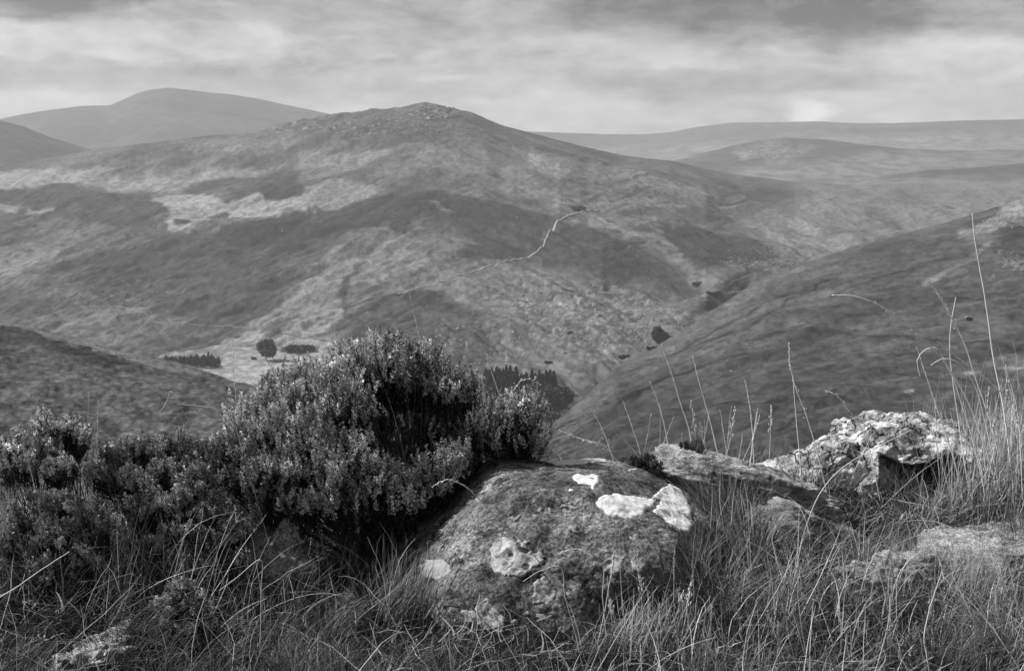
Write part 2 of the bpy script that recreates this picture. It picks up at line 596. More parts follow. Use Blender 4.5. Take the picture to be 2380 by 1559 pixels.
# (polygon, tone, edge softness, edge wander)
PATCH = [
    ([(0, 396), (80, 392), (170, 392), (300, 398), (340, 412), (180, 426), (60, 442), (0, 445), (-200, 440), (-200, 400)], .40, 10, 24),
    ([(200, 402), (420, 396), (480, 385), (560, 368), (600, 374), (480, 412), (360, 432), (240, 428)], .33, 9, 26),
    ([(400, 330), (560, 318), (640, 325), (700, 322), (660, 340), (560, 345), (450, 350)], .24, 10, 16),
    ([(350, 455), (400, 440), (470, 442), (520, 458), (600, 450), (640, 455), (700, 460), (760, 458), (800, 452), (730, 478), (620, 487), (540, 492), (480, 506), (430, 521), (385, 512), (400, 492), (360, 478)], .44, 5, 22),
    ([(700, 440), (780, 430), (850, 430), (885, 445), (840, 465), (760, 470), (710, 465)], .33, 8, 20),
    ([(60, 484), (140, 485), (140, 492), (60, 492)], .42, 3, 9), ([(0, 482), (40, 484), (40, 491), (-40, 490)], .36, 3, 9),
    ([(100, 462), (190, 455), (180, 468), (110, 472)], .32, 4, 12),
    ([(60, 440), (200, 432), (330, 440), (370, 480), (330, 508), (100, 505), (150, 480), (0, 478), (-200, 480), (-200, 450)], .105, 8, 22),
    ([(420, 415), (520, 405), (640, 380), (720, 385), (700, 410), (600, 430), (460, 435)], .10, 9, 22),
    ([(590, 440), (660, 425), (705, 440), (700, 458), (620, 462)], .09, 6, 14),
    ([(465, 482), (520, 478), (535, 492), (490, 498)], .10, 3, 10), ([(405, 498), (450, 495), (452, 508), (415, 510)], .10, 3, 9),
    ([(690, 300), (860, 285), (1000, 300), (1060, 330), (1080, 380), (960, 350), (820, 335)], .13, 14, 24),
    ([(700, 355), (840, 350), (900, 365), (820, 385), (700, 380)], .26, 12, 24),
    ([(1220, 368), (1300, 383), (1400, 408), (1500, 424), (1620, 444), (1720, 468), (1560, 458), (1420, 442), (1330, 426), (1240, 398)], .31, 20, 26),
    ([(1150, 400), (1300, 430), (1450, 450), (1600, 480), (1500, 490), (1330, 480), (1180, 450)], .27, 14, 24),
    ([(860, 462), (960, 458), (1100, 468), (1200, 480), (1250, 508), (1282, 530), (1272, 565), (1240, 592), (1150, 607), (1080, 602), (1000, 560), (930, 540), (850, 532), (780, 545), (640, 562), (560, 562), (500, 545), (520, 512), (620, 498), (740, 478)], .085, 6, 16),
    ([(990, 470), (1010, 472), (1050, 500), (1035, 503)], .22, 4, 6),
    ([(950, 510), (1040, 530), (1090, 570), (1060, 600), (960, 575)], .16, 14, 20),
    ([(220, 560), (420, 535), (560, 560), (640, 620), (660, 680), (600, 740), (480, 750), (420, 700), (260, 690), (180, 640)], .115, 16, 30),
    ([(0, 590), (80, 575), (150, 565), (130, 590), (60, 620), (-100, 640)], .25, 10, 20),
    ([(0, 520), (180, 520), (340, 520), (420, 535), (300, 560), (120, 560), (-200, 560)], .17, 12, 24),
    ([(640, 700), (700, 660), (760, 605), (785, 572), (830, 590), (900, 572), (995, 585), (985, 622), (930, 640), (840, 662), (800, 690), (740, 722), (700, 745), (600, 765), (545, 765)], .28, 12, 24),
    ([(800, 640), (830, 600), (845, 602), (820, 650), (795, 700), (780, 690)], .12, 6, 12),
    ([(690, 722), (760, 700), (790, 708), (795, 740), (745, 772), (650, 772)], .34, 5, 10),
    ([(640, 735), (700, 722), (650, 765), (600, 770)], .13, 5, 10),
    ([(360, 826), (430, 800), (520, 763), (600, 756), (760, 790), (805, 800), (800, 830), (760, 900), (560, 900), (500, 880), (530, 845), (480, 828), (420, 822)], .36, 3, 9),
    ([(480, 840), (620, 838), (760, 838), (760, 905), (480, 905)], .42, 4, 6),
    ([(420, 815), (500, 785), (560, 775), (600, 782), (500, 803), (440, 826)], .27, 4, 9),
    ([(280, 720), (420, 730), (540, 745), (500, 790), (380, 805), (290, 800), (270, 760)], .15, 10, 16),
    ([(655, 802), (700, 794), (742, 797), (735, 815), (690, 822), (655, 818)], .10, 3, 5),
    ([(800, 735), (860, 700), (950, 680), (1035, 686), (1100, 730), (1140, 790), (1150, 880), (900, 880), (820, 810)], .115, 6, 14),
    ([(930, 688), (1000, 680), (1035, 695), (1010, 712), (950, 706)], .075, 5, 8),
    ([(1000, 662), (1200, 612), (1290, 622), (1400, 650), (1540, 700), (1610, 730), (1580, 775), (1480, 822), (1380, 852), (1250, 835), (1160, 775), (1070, 705)], .20, 14, 18),
    ([(1290, 530), (1400, 548), (1500, 588), (1600, 640), (1630, 690), (1560, 690), (1450, 640), (1320, 622), (1235, 602), (1275, 570)], .105, 8, 16),
    ([(1310, 520), (1380, 500), (1450, 520), (1560, 560), (1600, 610), (1500, 575), (1400, 540)], .27, 8, 16),
    ([(1320, 486), (1350, 474), (1382, 482), (1360, 494), (1330, 496)], .10, 4, 4),
    ([(1540, 520), (1640, 540), (1760, 560), (1840, 598), (1740, 622), (1640, 642), (1590, 622), (1560, 575)], .085, 7, 14),
    ([(1690, 500), (1860, 580), (1900, 590), (1840, 560), (1740, 505)], .26, 8, 12),
    ([(1800, 470), (2000, 500), (2060, 540), (1960, 540), (1860, 510)], .16, 10, 18),
    ([(1850, 430), (2000, 426), (2700, 426), (2700, 620), (1960, 620), (1860, 560)], .24, 22, 20),
    ([(1990, 470), (2060, 490), (2110, 520), (2090, 530), (2020, 500)], .14, 10, 8),
]


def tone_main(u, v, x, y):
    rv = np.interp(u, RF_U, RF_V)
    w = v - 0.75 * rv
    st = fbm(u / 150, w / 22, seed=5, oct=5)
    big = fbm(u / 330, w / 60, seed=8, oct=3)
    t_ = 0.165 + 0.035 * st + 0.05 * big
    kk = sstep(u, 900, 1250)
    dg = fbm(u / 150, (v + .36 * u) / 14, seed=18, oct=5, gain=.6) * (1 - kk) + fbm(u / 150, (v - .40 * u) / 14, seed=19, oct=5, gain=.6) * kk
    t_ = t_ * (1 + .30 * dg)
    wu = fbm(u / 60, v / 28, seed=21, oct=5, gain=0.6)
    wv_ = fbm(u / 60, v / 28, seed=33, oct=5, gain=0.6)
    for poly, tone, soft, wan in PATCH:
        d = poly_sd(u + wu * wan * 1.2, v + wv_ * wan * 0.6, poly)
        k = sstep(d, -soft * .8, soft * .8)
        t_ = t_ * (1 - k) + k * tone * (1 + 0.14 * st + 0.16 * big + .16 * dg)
    # fine erosion streaks down the slope
    er = fbm(u / 26 + v / 60, w / 7, seed=51, oct=4, gain=0.6)
    t_ = t_ * (1 + 0.16 * er)
    # gorse/heather clumps
    c = fbm(u / 9, v / 5, seed=77, oct=3, gain=0.65)
    t_ = t_ * (1 + 0.15 * c)
    # pale rock outcrops: summit and the bouldery slope beside the stream
    for (cu, cv, ru, rv_, thr) in [(1010, 262, 75, 18, 0.18), (880, 300, 150, 26, 0.62), (1380, 740, 220, 100, 0.62), (700, 295, 110, 14, 0.5), (1100, 800, 130, 60, 0.8), (250, 680, 120, 30, 0.85), (1230, 690, 160, 60, .8)]:
        k = sstep(1 - ((u - cu) / ru) ** 2 - ((v - cv) / rv_) ** 2, 0, 0.6)
        s = fbm(u / 7, v / 4, seed=91, oct=2, gain=0.7)
        t_ = t_ + k * sstep(s, thr - 0.1, thr + 0.25) * 0.15
        t_ = t_ * (1 - 0.35 * k * sstep(-s, 0.3, 0.7))
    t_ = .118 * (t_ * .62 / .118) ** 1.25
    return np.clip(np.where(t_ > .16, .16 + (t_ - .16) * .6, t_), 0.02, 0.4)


def relief_main(x, y, u, v):
    rv = np.interp(u, RF_U, RF_V)
    k = sstep(v - rv, 2, 60)
    w = v - 0.75 * rv
    z = 15 * fbm(x / 420, y / 420, seed=2, oct=4) * k
    kk = sstep(u, 900, 1250)
    z = z + 3.2 * (fbm(u / 170, (v + .36 * u) / 26, seed=18, oct=4, gain=.55) * (1 - kk) + fbm(u / 170, (v - .40 * u) / 26, seed=19, oct=4, gain=.55) * kk) * k
    z = z + 3.0 * fbm(u / 90, w / 24, seed=12, oct=4, gain=0.55) * (0.25 + 0.75 * k)
    # gullies running down the flanks
    g = 1 - np.abs(fbm(u / 160 + w / 60, w / 45, seed=14, oct=3))
    z = z - 1.2 * sstep(g, 0.7, 1.0) * k
    # craggy skyline
    cr = sstep(1 - np.abs((u - 860) / 300), 0, 0.4)
    z = z + (1 - k) * (cr * 2.6 + 0.5) * fbm(x / 24, y / 24, seed=17, oct=3, gain=0.6)
    flat = sstep(1 - ((u - 620) / 230) ** 2 - ((v - 850) / 60) ** 2, 0, 0.5)
    return z * (1 - 0.85 * flat)


K = [
    [(-300, 1060, 700), (2700, 1060, 700)],
    [(-300, 960, 830), (1200, 960, 790), (1400, 920, 860), (1500, 860, 940), (1640, 750, 1100), (1740, 700, 1270), (1900, 650, 1370), (2100, 625, 1480), (2700, 625, 1520)],
    [(-300, 885, 930), (700, 890, 930), (1200, 900, 860), (1400, 865, 930), (1500, 815, 1000), (1640, 695, 1180), (1740, 632, 1380), (1900, 597, 1480), (1960, 580, 1560), (2100, 575, 1600), (2700, 575, 1650)],
    [(-300, 790, 1170), (800, 795, 1150), (1200, 800, 1060), (1400, 790, 1060), (1500, 765, 1100), (1640, 660, 1290), (1740, 600, 1500), (1900, 565, 1680), (2100, 550, 1850), (2700, 545, 1900)],
    [(-300, 690, 1350), (1000, 690, 1300), (1400, 690, 1250), (1640, 600, 1480), (1900, 525, 2000), (2100, 515, 2300), (2700, 510, 2400)],
    [(-300, 590, 1500), (1000, 590, 1460), (1400, 590, 1430), (1640, 540, 1750), (1900, 490, 2400), (2700, 470, 2900)],
    [(-300, 500, 1720), (700, 480, 1720), (1000, 470, 1680), (1300, 490, 1640), (1640, 480, 2000), (1900, 455, 2700), (2700, 440, 3300)],
    [(-300, 450, 2050), (300, 410, 2080), (700, 390, 2080), (1000, 370, 2050), (1300, 400, 1950), (1640, 435, 2200), (1900, 436, 2950), (2700, 427, 3700)],
    [(a, b, 2400 if a < 1300 else (2400 + (a - 1300) * 1.6 if a < 1900 else 3360 + (a - 1900) * 1.2)) for a, b in RIDGE_F],
    [(a, b + 35, 3100 if a < 1300 else (3100 + (a - 1300) * 1.6 if a < 1900 else 4060 + (a - 1900) * 1.2)) for a, b in RIDGE_F],
]
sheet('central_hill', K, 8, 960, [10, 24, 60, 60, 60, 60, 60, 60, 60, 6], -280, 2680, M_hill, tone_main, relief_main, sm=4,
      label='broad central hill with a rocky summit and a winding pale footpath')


def simple_tone(base, amp, seed, su=160, sv=18, ridge=None, sp=0.0, patches=()):
    def f(u, v, x, y):
        w = v - (0.8 * np.interp(u, ridge[0], ridge[1]) if ridge is not None else 0)
        t_ = base * (1 + amp * fbm(u / su, w / sv, seed=seed, oct=5) + 0.5 * amp * fbm(u / 22, w / 7, seed=seed + 9, oct=3))
        for poly, tone, soft, wan in patches:
            wu = fbm(u / 40, v / 20, seed=seed + 3, oct=4, gain=.6)
            d = poly_sd(u + wu * wan, v + wu[::-1] * 0 + fbm(u / 40, v / 20, seed=seed + 4, oct=4, gain=.6) * wan * .5, poly)
            k = sstep(d, -soft, soft)
            t_ = t_ * (1 - k) + tone * k * (1 + amp * fbm(u / 30, w / 9, seed=seed + 5, oct=4))
        return np.clip(t_, 0.02, 0.7)
    return f


def simple_relief(a, L, seed, a2=0.0, L2=30):
    def f(x, y, u, v):
        return a * fbm(x / L, y / L, seed=seed, oct=4) + a2 * fbm(x / L2, y / L2, seed=seed + 1, oct=4, gain=.6)
    return f


def arr(r):
    return (np.array([p[0] for p in r], float), np.array([p[1] for p in r], float))


def far_sheet(name, ridge, Dr, vb, Db, tonef, relief, nu, rows, umin, umax, label, mat=M_far):
    sheet(name, [[(a, vb, Db) for a, b in ridge], [(a, b, Dr) for a, b in ridge], [(a, b + 25, Dr * 1.06) for a, b in ridge]], 1, nu, [rows, 5], umin, umax, mat, tonef, relief, sm=5, label=label)


RA = [(-300, 300), (0, 279), (60, 268), (110, 260), (180, 250), (255, 247), (285, 232), (320, 217), (350, 208), (390, 203), (440, 208), (480, 213), (520, 216), (600, 228), (700, 249), (780, 267), (900, 292), (1100, 330)]
far_sheet('far_mountain', RA, 6200, 440, 4600, simple_tone(.08, .30, 61, 240, 40, arr(RA)), simple_relief(14, 900, 62), 300, 60, -300, 1100, 'smooth distant mountain on the left skyline')
RB = [(-300, 225), (-80, 262), (0, 279), (60, 294), (120, 318), (200, 341), (240, 352), (400, 385)]
far_sheet('left_shoulder', RB, 3500, 450, 2700, simple_tone(.07, .34, 64, 200, 30, arr(RB)), simple_relief(5, 500, 65), 180, 60, -300, 400, 'dark shoulder of hill at the left edge below the far mountain')
RC = [(900, 300), (1100, 305), (1250, 311), (1400, 314), (1500, 312), (1560, 306), (1620, 294), (1700, 284), (1800, 283), (1900, 281), (2000, 285), (2080, 285), (2200, 278), (2380, 274), (2700, 268)]
far_sheet('far_plateau', RC, 7600, 460, 5200, simple_tone(.11, .30, 67, 260, 16, arr(RC), patches=[([(1200, 345), (1550, 340), (1900, 318), (2800, 312), (2800, 480), (1200, 480)], .20, 16, 10)]), simple_relief(12, 1100, 68), 360, 60, 900, 2700, 'long flat plateau on the right skyline')
RD = [(1300, 440), (1480, 395), (1560, 375), (1650, 352), (1750, 331), (1830, 322), (1900, 325), (2000, 337), (2100, 346), (2250, 352), (2400, 350), (2700, 350)]
far_sheet('rocky_knoll', RD, 4900, 450, 4000, simple_tone(.07, .22, 70, 160, 14, arr(RD), patches=[([(1720, 345), (1820, 335), (1880, 350), (1840, 370), (1740, 372)], .16, 12, 30), ([(1700, 395), (2050, 352), (2750, 352), (2750, 480), (1700, 480)], .17, 14, 10)]), simple_relief(5, 500, 71, 1.5, 60), 360, 70, 1300, 2700, 'low rounded knoll with pale rocks below the plateau')
RE = [(1700, 470), (1900, 440), (1980, 428), (2050, 410), (2150, 396), (2250, 390), (2380, 379), (2700, 360)]
far_sheet('low_rise', RE, 4200, 470, 3400, simple_tone(.055, .22, 73, 200, 12, arr(RE), patches=[([(1600, 414), (2000, 414), (2800, 408), (2800, 500), (1600, 500)], .15, 14, 10)]), simple_relief(3, 400, 74), 220, 50, 1700, 2700, 'dark low rise in the plain behind the right hillside')

RG = [(-300, 1600, 150), (900, 1230, 260), (1100, 1110, 400), (1200, 1045, 500), (1280, 988, 590), (1350, 930, 680), (1430, 855, 790), (1500, 818, 860), (1600, 762, 930), (1680, 704, 980), (1780, 643, 1020), (1900, 602, 1060), (1990, 571, 1080), (2090, 546, 1090), (2200, 516, 1080), (2300, 487, 1070), (2380, 462, 1060), (2500, 430, 1040), (2700, 390, 1000)]
RGu, RGv = np.array([a[0] for a in RG], float), np.array([a[1] for a in RG], float)


def mixc(f, g):
    # curve a fraction of the way from the low line (v 1200, D 330) to the ridge
    o_ = []
    for (u, v, D) in RG:
        vb, Db = max(1250.0, v + 30), 330.0 if u > 1000 else 120.0
        vv_ = vb + (v - vb) * f
        q = 1 / Db + (1 / D - 1 / Db) * g
        o_.append((u, vv_, 1 / q))
    return o_


def tone_G(u, v, x, y):
    rv = np.interp(u, RGu, RGv)
    w = v - 0.55 * rv
    t_ = 0.115 * (1 + 0.30 * fbm(u / 260, w / 45, seed=101, oct=4) + 0.22 * fbm(u / 60, w / 12, seed=103, oct=4, gain=.6))
    wan = fbm(u / 50, v / 26, seed=104, oct=5, gain=.6)
    wan2 = fbm(u / 50, v / 26, seed=105, oct=5, gain=.6)
    for poly, tone, soft, wn in [
        ([(2330, 478), (2400, 455), (2600, 420), (2600, 520), (2440, 515), (2370, 520), (2290, 540), (2240, 548), (2230, 535), (2300, 515)], .26, 7, 20),
        ([(2310, 540), (2380, 530), (2600, 500), (2600, 590), (2400, 600), (2330, 575)], .09, 7, 20),
        ([(2330, 600), (2400, 590), (2560, 590), (2560, 640), (2400, 630)], .18, 9, 24),
        ([(2140, 655), (2200, 620), (2260, 590), (2300, 560), (2310, 566), (2262, 600), (2200, 632), (2150, 664)], .22, 3, 4),
        ([(1600, 760), (1680, 704), (1780, 643), (1900, 602), (1990, 573), (2000, 590), (1900, 622), (1790, 660), (1700, 720), (1640, 770)], .16, 8, 12),
        ([(1300, 990), (1360, 930), (1440, 870), (1560, 800), (1560, 830), (1450, 900), (1380, 980), (1300, 1040), (1240, 1040)], .14, 10, 14),
        ([(1650, 780), (1760, 770), (1880, 700), (1960, 660), (1980, 670), (1900, 730), (1780, 800), (1640, 830)], .15, 16, 20),
        ([(1380, 1000), (1600, 900), (1900, 880), (2200, 950), (2300, 1100), (1400, 1100)], .090, 40, 30)]:
        k = sstep(poly_sd(u + wan * wn, v + wan2 * wn * .6, poly), -soft, soft)
        t_ = t_ * (1 - k) + k * tone * (1 + 0.3 * wan)
    # narrow sheep tracks and drains crossing the slope
    for line in [[(1500, 842), (1640, 800), (1740, 770), (1790, 740), (1830, 700), (1900, 660)], [(1690, 800), (1850, 768), (1900, 770), (2100, 775), (2200, 785), (2380, 800)], [(1330, 1000), (1450, 930), (1560, 870), (1640, 850)], [(1500, 960), (1700, 940), (1850, 930), (2000, 935)], [(1800, 1010), (1870, 970), (1960, 900)], [(1420, 960), (1520, 890), (1640, 845), (1760, 815)], [(1560, 830), (1680, 760), (1800, 690), (1950, 640)], [(2000, 850), (2200, 880), (2400, 890)], [(1900, 700), (2050, 640), (2200, 600)]]:
        L = np.array(line, float)
        vl = np.interp(u, L[:, 0], L[:, 1]) + 4 * wan
        k = np.exp(-((v - vl) / 3.0) ** 2) * (u > L[0, 0]) * (u < L[-1, 0])
        t_ = t_ * (1 - 0.48 * k)
    t_ = t_ * (1 + 0.14 * fbm(u / 10 + v / 20, v / 5, seed=109, oct=3, gain=.7)) * (1 + .20 * fbm(u / 110, w / 6, seed=119, oct=4, gain=.6))
    for (cu, cv, r1, r2) in [(2040, 968, 12, 4), (2112, 912, 16, 4), (2100, 1045, 12, 3), (2170, 1050, 10, 4), (2260, 865, 26, 5), (2210, 958, 14, 4), (2350, 845, 40, 4), (1840, 1045, 10, 3)]:
        t_ = t_ + 0.16 * sstep(1 - ((u - cu) / r1) ** 2 - ((v - cv + 2 * wan) / r2) ** 2, 0, .7)
    return np.clip(.07 * (t_ * .56 / .07) ** 1.25, 0.012, 0.5)


def relief_G(x, y, u, v):
    rv = np.interp(u, RGu, RGv)
    k = sstep(v - rv, 0, 40)
    w = v - 0.5 * rv
    z = 2.6 * fbm(x / 150, y / 150, seed=111, oct=3) * k
    z = z + 1.6 * fbm(u / 120, w / 16, seed=113, oct=4, gain=.55) * (0.3 + 0.7 * k)
    return z


GC = [[(a, 1900.0, 45.0) for a, b, c in RG], mixc(0, 0), mixc(.33, .33), mixc(.66, .68), [(a, b, c) for a, b, c in RG], [(a, b + 60, c * 1.2) for a, b, c in RG]]
sheet('right_hillside', GC, 4, 640, [10, 120, 120, 120, 8], 700, 2660, M_hillR, tone_G, relief_G, sm=4,
      label='steep grassy hillside descending from the right edge into the valley')

RH = [(-400, 650, 420), (-200, 705, 400), (0, 752, 380), (100, 772, 370), (200, 797, 360), (330, 829, 345), (450, 857, 330), (560, 886, 315), (700, 930, 290), (850, 990, 260), (1000, 1060, 220), (1200, 1180, 180), (1500, 1400, 150), (1800, 1700, 120)]
RHu, RHv = np.array([a[0] for a in RH], float), np.array([a[1] for a in RH], float)


def tone_H(u, v, x, y):
    a = fbm(u / 60, v / 26, seed=131, oct=5, gain=.6)
    b = fbm(u / 11, v / 7, seed=133, oct=4, gain=.65)
    t_ = .10 * (1 + .45 * a + .7 * b)
    k = sstep(poly_sd(u + 14 * b, v + 12 * a, [(0, 762), (100, 785), (200, 805), (280, 840), (200, 850), (100, 815), (0, 800), (-300, 770), (-300, 740)]), -8, 8)
    t_ = t_ * (1 - k * .5)
    k = sstep(poly_sd(u + 14 * b, v + 6 * a, [(0, 752), (100, 772), (330, 829), (470, 862), (460, 868), (320, 842), (100, 782), (0, 762)]), -3, 3)
    t_ = t_ * (1 - k) + k * .2
    return np.clip(t_ * .75, .015, .4)


HC = [[(a, 1900.0, 35.0) for a, b, c in RH], [(a, max(1250.0, b + 60), 120.0) for a, b, c in RH], [(a, max(1250.0, b + 60) * .5 + b * .5, 1 / (.5 / 120 + .5 / c)) for a, b, c in RH], RH, [(a, b + 60, c * 1.25) for a, b, c in RH]]
sheet('left_hillside', HC, 3, 420, [10, 150, 150, 8], -380, 1500, M_hillL, tone_H, simple_relief(1.2, 60, 141, .35, 5), sm=4,
      label='dark heather covered slope on the left, nearer than the valley')

# the low ground far below everything, out to the horizon
gv, gf = [], []
NR = 48
gv.append((0, 0, -330))
for rr in (2000, 5000, 8400):
    for i in range(NR):
        a = i / NR * 2 * math.pi
        gv.append((rr * math.cos(a), rr * math.sin(a), -330))
tri = [(0, 1 + i, 1 + (i + 1) % NR) for i in range(NR)]
quad = [(1 + k * NR + i, 1 + (k + 1) * NR + i, 1 + (k + 1) * NR + (i + 1) % NR, 1 + k * NR + (i + 1) % NR) for k in range(2) for i in range(NR)]
tag(mesh('ground', np.array(gv, float), [np.array(tri), np.array(quad)], M_far, None, np.full(len(gv), .12)), 'low ground reaching to the horizon', None, None, 'structure')


# ------------------------------------------------------------------ foreground ridge top we stand on
def gz(x, y):
    x = np.asarray(x, float)
    y = np.asarray(y, float)
    yc = 6.05 + 0.30 * x + 0.10 * np.sin(x * 2.1)
    yc = np.clip(yc, 5.3, 7.2)
    d = np.maximum(y - yc, 0)
    z = -np.where(d < 1.2, 0.30 * d * d, 0.432 + 0.72 * (d - 1.2))
    k = np.clip(1 - d / 3, 0, 1)
    z = z + k * (0.07 * fbm(x / 0.8, y / 0.8, seed=201, oct=3) + 0.03 * fbm(x / 0.2, y / 0.2, seed=205, oct=2))
    # small rise at the right edge behind the pale boulder, hollow left of the big boulder
    z = z + 0.17 * np.exp(-((x - 2.3) / 0.55) ** 2 - ((y - 6.1) / 0.9) ** 2)
    z = z - 0.10 * np.exp(-((x + 0.75) / 0.4) ** 2 - ((y - 5.1) / 0.5) ** 2)
    z = z - 0.02 * np.clip(np.abs(y) - 60, 0, 1e9)
    return z


ys = np.concatenate([np.linspace(-30, 1.5, 20), np.linspace(1.6, 9, 190), np.geomspace(9.2, 220, 50)])
xs = np.concatenate([-np.geomspace(90, 4.1, 24), np.linspace(-4, 4, 200), np.geomspace(4.1, 90, 24)])
X, Y = np.meshgrid(xs, ys)
Z = gz(X, Y)
n_r, n_c = X.shape
i = np.arange(n_r - 1)[:, None] * n_c
j = np.arange(n_c - 1)[None, :]
f = np.stack([i + j, i + j + 1, i + n_c + j + 1, i + n_c + j], -1).reshape(-1, 4)
gverts = np.stack([X, Y, Z], -1).reshape(-1, 3)
M_soil = mat_terrain('peaty_turf', 6, 40, .5, .02)
tag(mesh('ridge_top', gverts, f, M_soil, None, np.full(len(gverts), .012)), 'dark peaty ridge top under the foreground grass', None, None, 'structure')

# ------------------------------------------------------------------ rocks
ROCKB = []


def rock(name, label, c, rad, seed, mat, rot=(0, 0, 0), cuts=(), amp=.06, fine=.012, sub=6, power=2.4, warp=None, strata=0.0, cat='boulder'):
    rng = np.random.default_rng(seed)
    bm = bmesh.new()
    bmesh.ops.create_icosphere(bm, subdivisions=sub, radius=1)
    me = bpy.data.meshes.new('shape')
    bm.to_mesh(me)
    bm.free()
    v = np.empty(len(me.vertices) * 3)
    me.vertices.foreach_get('co', v)
    v = v.reshape(-1, 3)
    fc = np.empty(len(me.polygons) * 3, np.int32)
    me.loops.foreach_get('vertex_index', fc)
    fc = fc.reshape(-1, 3)
    bpy.data.meshes.remove(me)
    d = v / (np.sum(np.abs(v) ** power, axis=1) ** (1 / power))[:, None]
    rad = np.array(rad, float)
    p = d * rad
    sc = 1.0 / max(rad)
    o = rng.random(3) * 50
    p = p * (1 + amp * sc * fbm(d[:, 0] * 1.6 + o[0], d[:, 1] * 1.6 + o[1], d[:, 2] * 1.6 + o[2], seed=seed, oct=3))[:, None]
    for (nx, ny, nz, dist, soft) in cuts:
        n = np.array([nx, ny, nz], float)
        n /= np.linalg.norm(n)
        h = p @ n - dist * (1 + .03 * fbm(p[:, 0] * 9, p[:, 1] * 9, p[:, 2] * 9, seed=seed + 5, oct=3))
        p = p - np.where(h > 0, h * (1 - soft), 0)[:, None] * n
    if warp:
        p = warp(p)
    nn = d / np.linalg.norm(d / rad, axis=1)[:, None]
    nn = d / rad
    nn /= np.linalg.norm(nn, axis=1)[:, None]
    q = p
    f1 = fbm(q[:, 0] * 14, q[:, 1] * 14, q[:, 2] * 14 * (1 + 3 * strata), seed=seed + 11, oct=4, gain=.55)
    f2 = fbm(q[:, 0] * 60, q[:, 1] * 60, q[:, 2] * 60 * (1 + strata), seed=seed + 17, oct=3, gain=.6)
    p = p + nn * (fine * f1 + fine * .35 * f2)[:, None]
    if strata > 0:
        b = fbm(q[:, 0] * 3, q[:, 1] * 3, q[:, 2] * 38, seed=seed + 23, oct=3, gain=.6)
        p = p + nn * (np.where(np.abs(nn[:, 2:3]) < .75, 1, .2) * (strata * .022 * b)[:, None])
    rx, ry, rz = [R(a) for a in rot]
    from mathutils import Euler
    Mx = np.array(Euler((rx, ry, rz)).to_matrix())
    p = p @ Mx.T
    tone = np.ones(len(p))
    ob = mesh(name, p, fc, mat, None, tone)
    ob.location = c
    tag(ob, label, cat)
    w = p + np.array(c)
    ROCKB.append((w, fc))
    return ob, w, fc


def vert_normals(p, fc):
    a = np.cross(p[fc[:, 1]] - p[fc[:, 0]], p[fc[:, 2]] - p[fc[:, 0]])
    n = np.zeros_like(p)
    for k in range(3):
        np.add.at(n, fc[:, k], a)
    return n / (np.linalg.norm(n, axis=1)[:, None] + 1e-12)


def lichen(parent, w, fc, nrm, poly, mat, seed, wan=4.0, thick=.004, name='lichen', label=None, thr=None, lab_min=30):
    """crust lying on the rock: the rock's own surface inside the outline, raised a few millimetres"""
    u, v = proj(w)
    toC = np.array([0, 0, CAMZ]) - w
    toC /= np.linalg.norm(toC, axis=1)[:, None]
    front = np.sum(nrm * toC, axis=1) > -.12
    a = fbm(w[:, 0] * 26, w[:, 1] * 26, w[:, 2] * 26, seed=seed, oct=4, gain=.65)
    b = fbm(w[:, 0] * 26, w[:, 1] * 26, w[:, 2] * 26, seed=seed + 7, oct=4, gain=.65)
    sd = poly_sd(u + wan * a, v + wan * b, poly)
    ins = (sd > 0) & front
    if thr is not None:
        c = fbm(w[:, 0] * 38, w[:, 1] * 38, w[:, 2] * 38, seed=seed + 13, oct=4, gain=.7)
        edge = np.clip(sd / 22, 0, 1)
        ins &= ~((c > thr) & (edge > .12))
    keep = ins[fc].all(axis=1)
    if keep.sum() < lab_min:
        return None
    f2 = fc[keep]
    ids, inv = np.unique(f2, return_inverse=True)
    f3 = inv.reshape(-1, 3)
    inner = np.ones(len(w), bool)
    bad = np.unique(fc[~keep])
    inner[bad] = False
    off = np.where(inner[ids], thick * (1 + .4 * a[ids]), -.002)
    p = w[ids] + nrm[ids] * off[:, None] - np.array(parent.location)
    o = mesh(name, p, f3, mat, parent, np.ones(len(p)))
    if label:
        o['label'] = label
    return o


M_boulder = mat_rock('granite_boulder', .185, 1.0, .48, .22)
M_schist = mat_rock('schist', .36, .9, .40, .35, strata=((0.2, -0.35, 0.1), (1.0, 1.0, 5.0)))
M_quartz = mat_rock('quartz', .36, .9, .7, .35, crack=8.0, white=.50)
M_slab = mat_rock('slab_stone', .38, .8, .45, .4, strata=((0.1, 0.1, 0), (1.0, 1.0, 4.0)))
M_small = mat_rock('small_rock', .48, .9, .42, .4, scale=1.4)
M_white = mat_lichen('white_crust_lichen', .74, .14, .10, .30)
M_grey = mat_lichen('grey_rosette_lichen', .48, .55, .65, .46)
M_pale = mat_lichen('pale_disc_lichen', .38, .30, .15, .40)


def warp_big(p):
    # steep front right below the shoulder, long slope to the left
    p = p.copy()
    k = sstep(p[:, 0], 0.02, .28) * sstep(-p[:, 1], .15, .42)
    drop_ = k * sstep(.16 - p[:, 2], 0, .20)
    p[:, 1] += drop_ * .13
    return p


big, wB, fB = rock('lichened_boulder', 'large rounded boulder blotched with white and grey lichen in front of the heather', (0.15, 5.12, .02), (.67, .66, .405), 301, M_boulder,
                   cuts=[(-.75, -.25, .72, .385, .35), (.50, -.1, .88, .425, .3), (0, -.75, .62, .43, .3), (.9, -.3, .1, .545, .3), (-.9, -.3, .2, .52, .3)], amp=.05, fine=.0065, sub=8, power=2.3, warp=warp_big)
nB = vert_normals(wB, fB)


